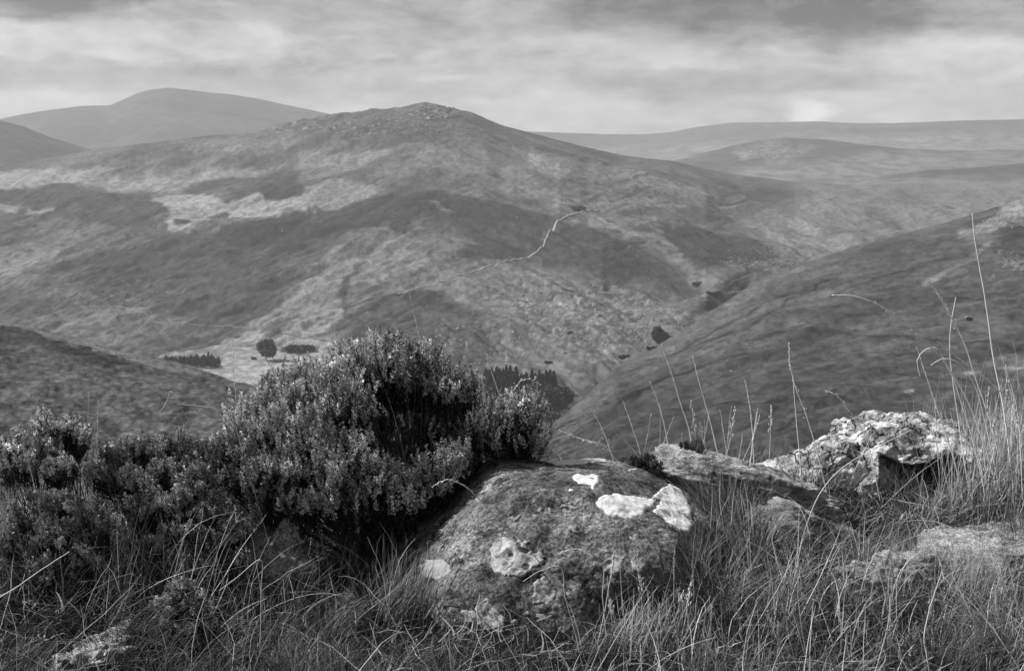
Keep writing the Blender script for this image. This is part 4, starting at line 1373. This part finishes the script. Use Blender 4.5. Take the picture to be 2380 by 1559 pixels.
def stalk(label, pts, D, head, seed, r=.0016, tone=.45, group=None, hl=.3, Db=None):
    """pts from tip to foot as seen; D distance of tip, Db of the foot"""
    rg2 = np.random.default_rng(seed)
    Db = D if Db is None else Db
    m_ = len(pts)
    w = [PV(u, v, D + (Db - D) * i_ / (m_ - 1)) for i_, (u, v) in enumerate(pts)]
    last = w[-1]
    g0 = float(gz(last[0], last[1]))
    if last[2] > g0 + .03:
        dirn = w[-1] - w[-2]
        dirn = dirn / (abs(dirn[2]) + 1e-6) if dirn[2] < -.02 else np.array([0, 0, -1.0])
        dirn[:2] = np.clip(dirn[:2], -.25, .25)
        dirn[2] = -1
        w.append(last + dirn * (last[2] - g0))
    foot = w[-1].copy()
    c = cr(w[::-1], 30)
    c = c + np.cumsum(rg2.normal(size=c.shape) * .0006, axis=0)
    th = thing('grass_stalk', foot, label, 'grass stalk', group)
    B = MB()
    v_, f_ = tube(c, np.linspace(r, r * .5, 30), 4)
    B.add(v_, f_, tone)
    B.build('stem', M_grass, th, origin=foot)
    if head:
        B = MB()
        tot = np.concatenate([[0], np.cumsum(np.linalg.norm(np.diff(c, axis=0), axis=1))])
        Lt = tot[-1]
        a0 = Lt * (1 - hl)
        nn = 26 if head == 'spike' else 18
        for q in range(nn):
            s_ = a0 + (Lt - a0) * (q + rg2.random()) / nn
            p = np.array([np.interp(s_, tot, c[:, k2]) for k2 in range(3)])
            p2 = np.array([np.interp(min(Lt, s_ + .01), tot, c[:, k2]) for k2 in range(3)])
            dd = p2 - p
            dd = dd / (np.linalg.norm(dd) + 1e-9) if np.linalg.norm(dd) > 1e-6 else np.array([0, 0, 1.0])
            sd2 = rg2.normal(size=3)
            sd2 -= dd * (sd2 @ dd)
            sd2 /= np.linalg.norm(sd2)
            if head == 'spike':
                ln_, out_ = rg2.uniform(.007, .012), .25
                e = p + (dd + sd2 * out_) * ln_
                v_, f_ = tube(np.array([p, (p + e) / 2 + sd2 * .0008, e]), [.0006, .0017, .0003], 4)
                B.add(v_, f_, tone * rg2.uniform(.8, 1.25))
            else:
                frac = (s_ - a0) / (Lt - a0)
                ln_ = rg2.uniform(.012, .036) * (1.15 - frac)
                e = p + (dd * .85 + sd2 * .42 + np.array([0, 0, -.12])) * ln_
                v_, f_ = tube(np.array([p, (p + e) / 2, e]), [.0004, .0005, .0004], 3)
                B.add(v_, f_, tone)
                e2 = e + (dd + sd2 * .15) * .010
                v_, f_ = tube(np.array([e, (e + e2) / 2, e2]), [.0006, .0025, .0004], 4)
                B.add(v_, f_, tone * rg2.uniform(.9, 1.3))
        B.build('seed_head', M_grass, th, origin=foot)
    return th


ST = [
    ('tallest grass stalk at right with a narrow knotted seed head above the hillside', [(2260, 495), (2268, 570), (2290, 690), (2310, 830), (2332, 940), (2352, 1100)], 5.8, 'spike', .30, .0022),
    ('arching oat-like stalk with a drooping one-sided head pointing left', [(1932, 686), (1990, 689), (2040, 708), (2090, 738), (2130, 775), (2190, 832), (2240, 910), (2280, 1010), (2310, 1110)], 5.8, 'panicle', .38, .0016),
    ('leaning stalk with a forked seed head right of the arching one', [(2162, 655), (2200, 715), (2240, 790), (2270, 880), (2300, 970), (2330, 1090)], 5.9, 'panicle', .28, .0017),
    ('thin upright stalk crossing the forked one', [(2222, 690), (2213, 740), (2208, 800), (2215, 880), (2232, 1000), (2240, 1060)], 5.9, None, .2, .0014),
    ('bent straw hooked over into a loop above the white boulder', [(2136, 872), (2130, 835), (2142, 815), (2168, 806), (2200, 850), (2240, 960), (2270, 1060)], 5.8, None, .2, .0014),
    ('straight stalk rising from the right of the white boulder into the hooked straw', [(2134, 808), (2165, 900), (2190, 980), (2215, 1060)], 5.9, 'spike', .2, .0013),
    ('curved straw bowing to the left under the arching stalk', [(2165, 850), (2190, 835), (2225, 842), (2260, 885), (2290, 980), (2310, 1070)], 5.7, None, .2, .0014),
    ('long diagonal straw running down to the right edge', [(2180, 795), (2250, 850), (2320, 905), (2385, 965), (2440, 1030)], 5.8, 'spike', .25, .0016),
    ('diagonal straw above the right end of the white boulder', [(2085, 893), (2140, 935), (2200, 985), (2262, 1040)], 5.8, None, .25, .0014),
    ('feathery stalk with a loose open head at the right edge', [(2340, 850), (2352, 890), (2365, 940), (2372, 1010), (2375, 1090)], 5.6, 'panicle', .45, .0013),
    ('stalk with a zigzag seed head standing behind the tilted slab', [(1838, 795), (1841, 850), (1850, 890), (1876, 960), (1897, 1030)], 6.0, 'panicle', .50, .0014),
    ('bare upright straw close beside the zigzag stalk', [(1838, 850), (1845, 930), (1855, 1030)], 6.0, None, .3, .0012),
    ('small drooping stalk left of the white boulder', [(1915, 905), (1945, 918), (1968, 945), (2000, 985), (2015, 1020)], 6.1, 'panicle', .45, .0012),
    ('tall thin stalk above the tilted slab, leftmost of the pair of tall ones', [(1536, 800), (1558, 860), (1580, 930), (1600, 990), (1612, 1050)], 6.0, 'spike', .25, .0014),
    ('tall thin stalk above the tilted slab, right one of the pair of tall ones', [(1610, 830), (1625, 890), (1645, 960), (1665, 1040)], 6.0, 'spike', .30, .0014),
    ('short leaning stalk left of the tilted slab with a plump head', [(1510, 885), (1528, 930), (1540, 975), (1556, 1050)], 6.0, 'spike', .25, .0013),
    ('slender stalk with a beaded head over the middle of the tilted slab', [(1735, 885), (1742, 935), (1748, 985), (1752, 1060)], 6.0, 'spike', .35, .0012),
    ('straight pale straw right of the beaded stalk', [(1758, 958), (1752, 1000), (1745, 1060)], 5.9, None, .3, .0013),
    ('forked stalk with spreading side branches just right of the heather', [(1335, 905), (1372, 950), (1400, 1000), (1425, 1070)], 5.9, 'panicle', .5, .0014),
    ('short straw leaning left above the boulder crest', [(1450, 935), (1470, 995), (1492, 1065)], 5.9, 'spike', .2, .0012),
    ('dry stalk with a pale head lying almost flat above the boulder crest', [(1300, 1000), (1345, 1018), (1400, 1035), (1440, 1075)], 5.8, 'panicle', .4, .0012),
    ('stalk standing above the top of the big heather with a narrow head', [(948, 655), (958, 700), (970, 755), (980, 805), (990, 900)], 5.4, 'spike', .28, .0014),
    ('kinked straw poking out above the left top of the big heather', [(812, 800), (796, 778), (781, 753), (788, 820), (793, 900)], 5.35, None, .3, .0011),
    ('arched straw tip bending over the top of the big heather', [(790, 850), (800, 815), (820, 798), (845, 800), (870, 850)], 5.3, None, .3, .0012),
    ('straw leaning out between the heather and its right arm', [(1135, 830), (1147, 875), (1162, 920), (1175, 980)], 5.4, 'spike', .2, .0013),
    ('drooping seed head over the dark trees right of the heather', [(1248, 894), (1225, 880), (1205, 886), (1190, 905), (1188, 960)], 5.4, 'panicle', .4, .0011),
    ('stalk with a feathery head leaning left beside the heather', [(462, 858), (490, 882), (515, 915), (532, 950), (548, 1000)], 5.2, 'spike', .45, .0016),
    ('short pale stalk leaning over the upper left of the heather', [(610, 820), (624, 848), (640, 884), (655, 930)], 5.2, 'spike', .40, .0014),
    ('upright beaded stalk over the pale field', [(540, 790), (541, 850), (545, 920), (550, 980)], 5.3, 'spike', .5, .0010),
    ('bent stalk with a snapped hanging tip on the left slope', [(370, 955), (388, 932), (395, 905), (425, 952), (455, 1000), (480, 1050)], 5.2, None, .3, .0014),
    ('nearly level straw crossing the left side of the heather', [(410, 938), (460, 942), (510, 952), (540, 972), (552, 1010)], 5.1, None, .3, .0014),
    ('straight bare straw on the left, taller of two', [(207, 908), (206, 975), (203, 1060)], 5.1, None, .3, .0013),
    ('straight bare straw on the left, shorter of two', [(230, 932), (228, 985), (226, 1060)], 5.2, 'spike', .3, .0010),
    ('pale stubby flower stalk at the far left among heather', [(50, 955), (53, 985), (58, 1030), (70, 1080)], 4.9, 'spike', .5, .0016),
    ('thin curved straw at the very left edge', [(-10, 930), (20, 960), (45, 1010), (60, 1060)], 4.9, None, .3, .0012),
    ('long bright straw arching across the face of the lichened boulder', [(1005, 1128), (1040, 1113), (1080, 1130), (1130, 1178), (1195, 1240), (1262, 1318), (1330, 1420)], 4.35, 'spike', .22, .0015),
    ('bright arched straw curving over to the white boulder', [(2114, 1003), (2060, 1030), (2000, 1060), (1940, 1103), (1903, 1150), (1878, 1211)], 5.4, None, .2, .0019),
    ('straight bright straw slanting up from the left edge', [(160, 1280), (100, 1320), (40, 1362), (-20, 1402)], 4.3, None, .2, .0018),
    ('snapped straw making a sharp peak below the big heather', [(506, 1370), (555, 1334), (603, 1298), (604, 1370), (604, 1450)], 4.25, None, .2, .0015),
    ('long bright straw slanting down through the bottom right grass', [(2007, 1393), (2048, 1447), (2085, 1505), (2115, 1565)], 3.85, None, .2, .0018),
    ('pale arched straw low over the right of the lichened boulder', [(1295, 1285), (1330, 1277), (1365, 1284), (1388, 1300), (1400, 1400)], 4.35, 'spike', .3, .0013),
    ('bent straw forming an angle in front of the lichened boulder foot', [(1210, 1350), (1252, 1325), (1296, 1312), (1310, 1380), (1330, 1450)], 4.25, None, .3, .0013),
    ('white straw rising from the bottom left towards the small rock', [(478, 1388), (460, 1440), (450, 1490), (445, 1550)], 4.1, None, .3, .0018),
    ('diagonal straw crossing the bottom left grass', [(850, 1250), (885, 1330), (905, 1420), (945, 1500)], 4.2, None, .3, .0013),
    ('bright bent blade in the bottom right corner', [(2190, 1330), (2165, 1410), (2150, 1480), (2160, 1560)], 3.95, None, .3, .0020),
]
for k_, (lb, pts, D_, hd, hl_, r_s) in enumerate(ST):
    stalk(lb, pts, D_, hd, 700 + k_, r_s * (2.0 if D_ > 5.5 else 1.35), .85 if D_ > 5.5 else .65, None, hl_)
# unremarkable thin ones along the crest
rg = np.random.default_rng(99)
for (label, grp, u0, u1, cnt, v0, v1, vb, D_) in [
    ('short thin grass stalk on the crest behind the tilted slab', 'thin stalks along the crest behind the tilted slab', 1470, 1800, 15, 930, 1010, 1070, 6.1),
    ('thin stalk in the pale tall grass at the right edge', 'thin stalks in the tall grass at the right edge', 2170, 2385, 26, 870, 1010, 1100, 6.0),
    ('thin pale straw rising from the grass at the far left edge', 'thin straws at the far left edge', -10, 120, 7, 1090, 1200, 1290, 4.9),
    ('slim stalk standing in the grass at the bottom right', 'slim stalks in the bottom right grass', 1500, 2360, 30, 1330, 1470, 1560, 4.4),
    ('slim stalk in grass before the right part of the boulder', 'slim stalks in front of the boulder', 1290, 1640, 14, 1180, 1400, 1500, 4.6)]:
    for q in range(cnt):
        u = rg.uniform(u0, u1)
        v = rg.uniform(v0, v1)
        ln_ = rg.normal() * 26
        stalk(label, [(u, v), (u + ln_ * .35, v + (vb - v) * .4), (u + ln_ * .7, v + (vb - v) * .75), (u + ln_, vb)], D_ + rg.uniform(-.25, .15), rg.choice(['spike', 'spike', 'panicle', '']) or None, 900 + int(u) * 3 + q, rg.uniform(.0011, .0018), rg.uniform(.4, .75), grp, rg.uniform(.2, .4))


# ------------------------------------------------------------------ trees in the valley
def tree_crown(rg2, H, Wd, kind, nl):
    """leaf clumps filling a crown; returns mesh arrays with the foot at z=0"""
    B = MB()
    if kind == 'conifer':
        h = rg2.random(nl) ** .8
        z = H * (.12 + .88 * h)
        rr = Wd * .5 * (1 - h) ** .85 * (.5 + .5 * np.sqrt(rg2.random(nl))) * (1 + .25 * np.sin(h * 30))
        a = rg2.random(nl) * 6.283
        c = np.stack([rr * np.cos(a), rr * np.sin(a), z], 1)
        sz = Wd * .12
    else:
        lob = rg2.normal(size=(9, 3)) * np.array([Wd * .2, Wd * .2, H * .14]) + np.array([0, 0, H * .58])
        i_ = rg2.integers(0, 9, nl)
        d = rg2.normal(size=(nl, 3))
        d /= np.linalg.norm(d, axis=1)[:, None]
        c = lob[i_] + d * np.array([Wd * .33, Wd * .33, H * .30]) * (rg2.random(nl) ** .4)[:, None]
        c[:, 2] = np.maximum(c[:, 2], H * .06)
        sz = Wd * .05
    n = len(c)
    a = rg2.normal(size=(n, 3))
    a /= np.linalg.norm(a, axis=1)[:, None]
    b = np.cross(a, rg2.normal(size=(n, 3)))
    b /= np.linalg.norm(b, axis=1)[:, None]
    s_ = sz * (.6 + .8 * rg2.random(n))[:, None]
    v = np.stack([c - a * s_, c + b * s_ * .6, c + a * s_, c - b * s_ * .6], 1).reshape(-1, 3)
    f_ = np.arange(n * 4).reshape(-1, 4)
    return v, f_, np.repeat(.055 * (.5 + rg2.random(n)), 4)


def make_tree(name, H, Wd, kind, seed, label, cat, loc, group=None, nl=1600):
    rg2 = np.random.default_rng(seed)
    th = thing(name, loc, label, cat, group)
    v, f_, tn = tree_crown(rg2, H, Wd, kind, nl)
    mesh('crown', v, f_, M_tree, th, tn, smooth=False)
    B = MB()
    hs = np.linspace(-1.5, H * .8, 7)
    c = np.stack([np.cumsum(rg2.normal(size=7) * H * .006), np.cumsum(rg2.normal(size=7) * H * .006), hs], 1)
    v_, f2 = tube(c, np.linspace(H * .026, H * .006, 7), 6)
    B.add(v_, f2, .12)
    for q in range(6 if kind != 'conifer' else 0):
        z0 = H * rg2.uniform(.15, .5)
        a = rg2.random() * 6.28
        p0 = np.array([0, 0, z0])
        p2 = p0 + np.array([math.cos(a) * Wd * .33, math.sin(a) * Wd * .33, H * .22])
        v_, f2 = tube(np.array([p0, (p0 + p2) / 2 + [0, 0, H * .03], p2]), [H * .012, H * .008, H * .003], 5)
        B.add(v_, f2, .12)
    B.build('trunk', M_bark, th)
    return th


def copy_tree(src, loc, rz, sc, label=None):
    r = src.copy()
    COL.objects.link(r)
    r.location = loc
    r.rotation_euler = (0, 0, rz)
    r.scale = (sc[0], sc[0], sc[1])
    if label:
        r['label'] = label
    for ch in list(src.children):
        c = ch.copy()
        COL.objects.link(c)
        c.parent = r
    return r


def at(u, v, names=('central_hill', 'right_hillside')):
    h_ = hit(u, v, names)
    return h_[0] if h_ else None


LONE = [
    ('broadleaf_tree', 'lone round dark tree beside the stream under the right hillside', 1531, 797, 34, 34),
    ('broadleaf_tree', 'dark square crowned tree standing alone in the pale field', 617, 837, 44, 40),
    ('broadleaf_tree', 'large round tree at the right end of the dark wood', 1302, 968, 56, 66),
    ('broadleaf_tree', 'round tree between the conifers and the large round tree', 1255, 955, 56, 62),
    ('broadleaf_tree', 'round tree partly behind the right arm of the heather', 1205, 962, 56, 60),
]
for k_, (nm, lb, u, v, wpx, hpx) in enumerate(LONE):
    p = at(u, v)
    D_ = p.y
    make_tree(nm, hpx * D_ / FOC * 1.12, wpx * D_ / FOC * 1.12, 'round', 1000 + k_, lb, 'tree', (p.x, p.y, p.z - .3), None, 4200)
# conifer plantation
first = None
rg = np.random.default_rng(55)
cps = [(1128 + i_ * 8.2 + rg.normal() * 1.5, 905 + rg.normal() * 2, 44) for i_ in range(20)] + [(1135 + i_ * 9.5 + rg.normal() * 2, 918 + rg.normal() * 2, 46) for i_ in range(16)] + [(1140 + i_ * 11 + rg.normal() * 2, 934 + rg.normal() * 2, 46) for i_ in range(9)]
for (u, v, hpx) in cps:
    p = at(u, v)
    if p is None:
        continue
    H = hpx * p.y / FOC * rg.uniform(.8, 1.32)
    if first is None:
        first = make_tree('conifer_tree', 14.0, 6.2, 'conifer', 1100, 'dark conifer packed in the plantation right of the heather', 'tree', (p.x, p.y, p.z), 'conifers of the plantation right of the heather', 700)
        first.scale = (1, 1, H / 14.0)
        h0 = H
    else:
        copy_tree(first, (p.x, p.y, p.z), rg.uniform(0, 6), (rg.uniform(.8, 1.15), H / 14.0))
# shelter belt at the edge of the pale field
first2 = None
for i_ in range(26):
    u = 385 + i_ * 4.9 + rg.normal() * 1.2
    v = 846 + i_ * .40 + rg.normal() * 2
    p = at(u, v)
    hh = (18 + 12 * sstep(float(i_), 0, 22)) * p.y / FOC * rg.uniform(.85, 1.15)
    if first2 is None:
        first2 = make_tree('conifer_tree', 9.0, 4.2, 'conifer', 1200, 'small dark conifer in the shelter belt beside the pale field', 'tree', (p.x, p.y, p.z), 'conifers of the shelter belt by the pale field', 420)
        first2.scale = (1, 1, hh / 9)
    else:
        copy_tree(first2, (p.x, p.y, p.z), rg.uniform(0, 6), (rg.uniform(.9, 1.3), hh / 9))
# scrub
SC = [('low dark thicket along the stream bend, under the far slope', 1622, 664, 26, 12), ('low scrub on the stream bank above the right hillside edge', 1660, 688, 40, 14),
      ('scrub in the stream bed left of the lone round tree', 1450, 832, 26, 10), ('low scrub on the right hillside edge below the lone tree', 1515, 812, 26, 9), ('flat dark scrub patch in the pale field', 698, 818, 70, 18),
      ('little bush in the pale field left of the square tree', 590, 836, 14, 9), ('tiny dark bush on the bouldery slope', 1325, 775, 14, 6), ('small bush on the right hillside', 2254, 745, 14, 8), ('dark bush at the left end of the bouldery bank', 1275, 845, 20, 8), ('bushes beside the upper path bend', 1345, 490, 34, 14)]
for k_, (lb, u, v, wpx, hpx) in enumerate(SC):
    p = at(u, v)
    D_ = p.y
    rg2 = np.random.default_rng(1300 + k_)
    Wd, H = wpx * D_ / FOC, hpx * D_ / FOC
    th = thing('scrub_bush', (p.x, p.y, p.z), lb, 'bush', 'scrub in the valley')
    nl = 900
    lob = np.stack([np.linspace(-1, 1, 7) * Wd * .36, rg2.uniform(-1, 1, 7) * Wd * .15, H * rg2.uniform(.2, .5, 7)], 1)
    i_ = rg2.integers(0, 7, nl)
    d = rg2.normal(size=(nl, 3))
    d /= np.linalg.norm(d, axis=1)[:, None]
    c = lob[i_] + d * np.array([Wd * .15, Wd * .14, H * .45]) * (rg2.random(nl) ** .5)[:, None]
    c[:, 2] = np.maximum(c[:, 2], -.2)
    a = rg2.normal(size=(nl, 3))
    a /= np.linalg.norm(a, axis=1)[:, None]
    b = np.cross(a, rg2.normal(size=(nl, 3)))
    b /= np.linalg.norm(b, axis=1)[:, None]
    s_ = .035 * Wd + .25
    v_ = np.stack([c - a * s_, c + b * s_ * .6, c + a * s_, c - b * s_ * .6], 1).reshape(-1, 3)
    mesh('foliage', v_, np.arange(nl * 4).reshape(-1, 4), M_tree, th, np.repeat(.05 * (.5 + rg2.random(nl)), 4), smooth=False)
    B = MB()
    for q in range(5):
        e = lob[q] * np.array([1, 1, 1.2])
        v2, f2 = tube(np.array([[e[0] * .3, e[1] * .3, -.5], e * .6, e]), [.2, .14, .06], 4)
        B.add(v2, f2, .1)
    B.build('stems', M_bark, th)


# ------------------------------------------------------------------ tracks on the hills
def ribbon(name, label, pts, width, surf, tone, lift=.35, n=160, seed=0):
    p = cr(np.array([(a, b, 0) for a, b in pts], float), n)
    rg2 = np.random.default_rng(seed)
    W3 = []
    for a in p:
        h_ = hit(a[0], a[1], (surf,))
        if h_:
            W3.append(np.array(h_[0]))
    W3 = np.array(W3)
    W3[:, 0] = smooth1(W3[:, 0], 4)
    W3[:, 1] = smooth1(W3[:, 1], 4)
    d = np.gradient(W3[:, :2], axis=0)
    d /= np.linalg.norm(d, axis=1)[:, None] + 1e-9
    nrm = np.stack([-d[:, 1], d[:, 0]], 1)
    wd = width * .85 * np.linspace(1, .4, len(W3)) * (.7 + .6 * vn(np.arange(len(W3)) / 5.0, 0.0, seed=seed))
    rows = []
    K5 = 5
    for j_ in range(K5):
        o_ = (j_ / (K5 - 1) - .5)
        q = W3[:, :2] + nrm * (wd * o_)[:, None]
        zz = []
        for (a, b), z0 in zip(q, W3[:, 2]):
            l_ = drop(a, b, surf, z0 + 40)
            zz.append(l_.z if l_ is not None else z0)
        zz = np.array(zz)
        rows.append(np.column_stack([q, zz + lift * (1 if 0 < j_ < K5 - 1 else -.3)]))
    V_ = np.stack(rows, 1).reshape(-1, 3)
    m_ = len(W3)
    i_ = np.arange(m_ - 1)[:, None] * K5
    j_ = np.arange(K5 - 1)[None, :]
    f_ = np.stack([i_ + j_, i_ + j_ + 1, i_ + K5 + j_ + 1, i_ + K5 + j_], -1).reshape(-1, 4)
    tag(mesh(name, V_, f_, M_track, None, np.full(len(V_), tone)), label, None, None, 'structure')


ribbon('path', 'pale footpath winding over the flank of the central hill', [(1395, 486), (1350, 494), (1318, 503), (1300, 512), (1290, 528), (1272, 545), (1268, 562), (1258, 580), (1240, 592), (1180, 608), (1110, 628), (1050, 648), (1000, 664), (930, 682), (870, 692), (810, 712)], 3.6, 'central_hill', .34, .9, 240, 1)
ribbon('path', 'faint old track crossing the slope above the pale field', [(250, 712), (300, 716), (350, 735), (400, 748), (470, 756), (540, 758), (590, 764)], 3.2, 'central_hill', .16, .4, 120, 2)
ribbon('path', 'dark wall line running along the upper edge of the pale field', [(560, 764), (600, 766), (660, 776), (740, 790), (800, 800), (850, 822)], 2.4, 'central_hill', .09, .5, 120, 3)


# ------------------------------------------------------------------ stones on the hills
def stones(B, p, s_, rg2, tone):
    v = np.array([[1, 0, 0], [-1, 0, 0], [0, 1, 0], [0, -1, 0], [0, 0, 1], [.6, .6, .6], [-.6, .5, .6], [.5, -.6, .6], [-.6, -.6, .5]], float)
    f3 = np.array([[0, 2, 5], [2, 6, 5], [2, 1, 6], [1, 8, 6], [1, 3, 8], [3, 7, 8], [3, 0, 7], [0, 5, 7], [5, 6, 4], [6, 8, 4], [8, 7, 4], [7, 5, 4]])
    k = v * (1 + rg2.normal(size=(9, 1)) * .22) * np.array([1, .8, .7]) * s_
    a = rg2.random() * 6.28
    c_, s2 = math.cos(a), math.sin(a)
    k = np.stack([k[:, 0] * c_ - k[:, 1] * s2, k[:, 0] * s2 + k[:, 1] * c_, k[:, 2]], 1)
    B.add(k + np.array(p), f3, tone)


rg = np.random.default_rng(77)
B = MB()
for (cu, cv, ru, rv, cnt, s0, s1, surf) in [(1380, 745, 220, 95, 520, .4, 1.3, 'central_hill'), (1010, 262, 60, 16, 160, 1.0, 3.4, 'central_hill'), (900, 300, 170, 24, 240, .8, 2.0, 'central_hill'), (1100, 790, 120, 60, 160, .4, 1.2, 'central_hill'), (700, 290, 100, 12, 100, 1.0, 2.2, 'central_hill'),
                                            (1800, 600, 130, 30, 200, .6, 1.6, 'central_hill'), (1560, 790, 90, 50, 160, .5, 1.4, 'central_hill'), (1000, 560, 800, 180, 300, .4, 1.2, 'central_hill'), (1800, 350, 90, 20, 160, 2, 5, 'rocky_knoll'), (240, 690, 160, 50, 120, .6, 1.8, 'central_hill'),
                                            (2360, 500, 90, 30, 120, .4, 1.3, 'right_hillside'), (2370, 600, 60, 30, 60, .4, 1.2, 'right_hillside')]:
    for q in range(cnt):
        r = math.sqrt(rg.random())
        a = rg.random() * 6.28
        h_ = hit(cu + ru * r * math.cos(a), cv + rv * r * math.sin(a), (surf,))
        if h_ is None:
            continue
        stones(B, np.array(h_[0]) - np.array([0, 0, .1]), rg.uniform(s0, s1) * (1 if rg.random() > .06 else 1.6), rg, rg.uniform(.12, .32))
tag(B.build('scree', M_scree, None, smooth=False), 'pale scattered stones and scree on the hillsides', 'stones', None, 'stuff')
HB = [('pale stone on the right hillside, left of a close pair', 2040, 968), ('twin pale stones low on the right hillside', 2055, 962), ('long low pale stone on the right hillside above the white boulder', 2108, 912), ('pale stone standing above the right end of the white boulder', 2175, 958),
      ('pale stone beside a dark hollow, highest on the right hillside', 2247, 738), ('single pale speck of stone below the diagonal track', 2310, 640), ('pale stone left of the zigzag grass stalk', 1736, 800), ('pale stone low on the hillside above the tilted slab', 1700, 862)]
for k_, (lb, u, v) in enumerate(HB):
    h_ = hit(u, v, ('right_hillside',))
    B = MB()
    stones(B, (0, 0, 0), rg.uniform(.7, 1.2), rg, .34)
    stones(B, (.5, .2, -.1), rg.uniform(.4, .7), rg, .30)
    o = B.build('hillside_stone', M_scree, None, smooth=False)
    o.location = Vector(h_[0]) - Vector((0, 0, .15))
    tag(o, lb, 'stone', 'stones on the right hillside')

# ------------------------------------------------------------------ haze
bm = bmesh.new()
bmesh.ops.create_cube(bm, size=2)
me = bpy.data.meshes.new('haze')
bm.to_mesh(me)
bm.free()
hz = link('haze', me)
hz.scale = (8600, 8600, (310 + 340) / 2)
hz.location = (0, 0, (310 - 340) / 2)
mh = bpy.data.materials.new('haze')
mh.use_nodes = True
for n_ in list(mh.node_tree.nodes):
    mh.node_tree.nodes.remove(n_)
ho = mh.node_tree.nodes.new('ShaderNodeOutputMaterial')
pv = mh.node_tree.nodes.new('ShaderNodeVolumePrincipled')
pv.inputs['Color'].default_value = (.9, .9, .9, 1)
pv.inputs['Density'].default_value = 1.15e-4
pv.inputs['Anisotropy'].default_value = 0.2
mh.node_tree.links.new(pv.outputs[0], ho.inputs['Volume'])
me.materials.append(mh)
tag(hz, 'thin haze in the valley air', 'haze', None, 'stuff')
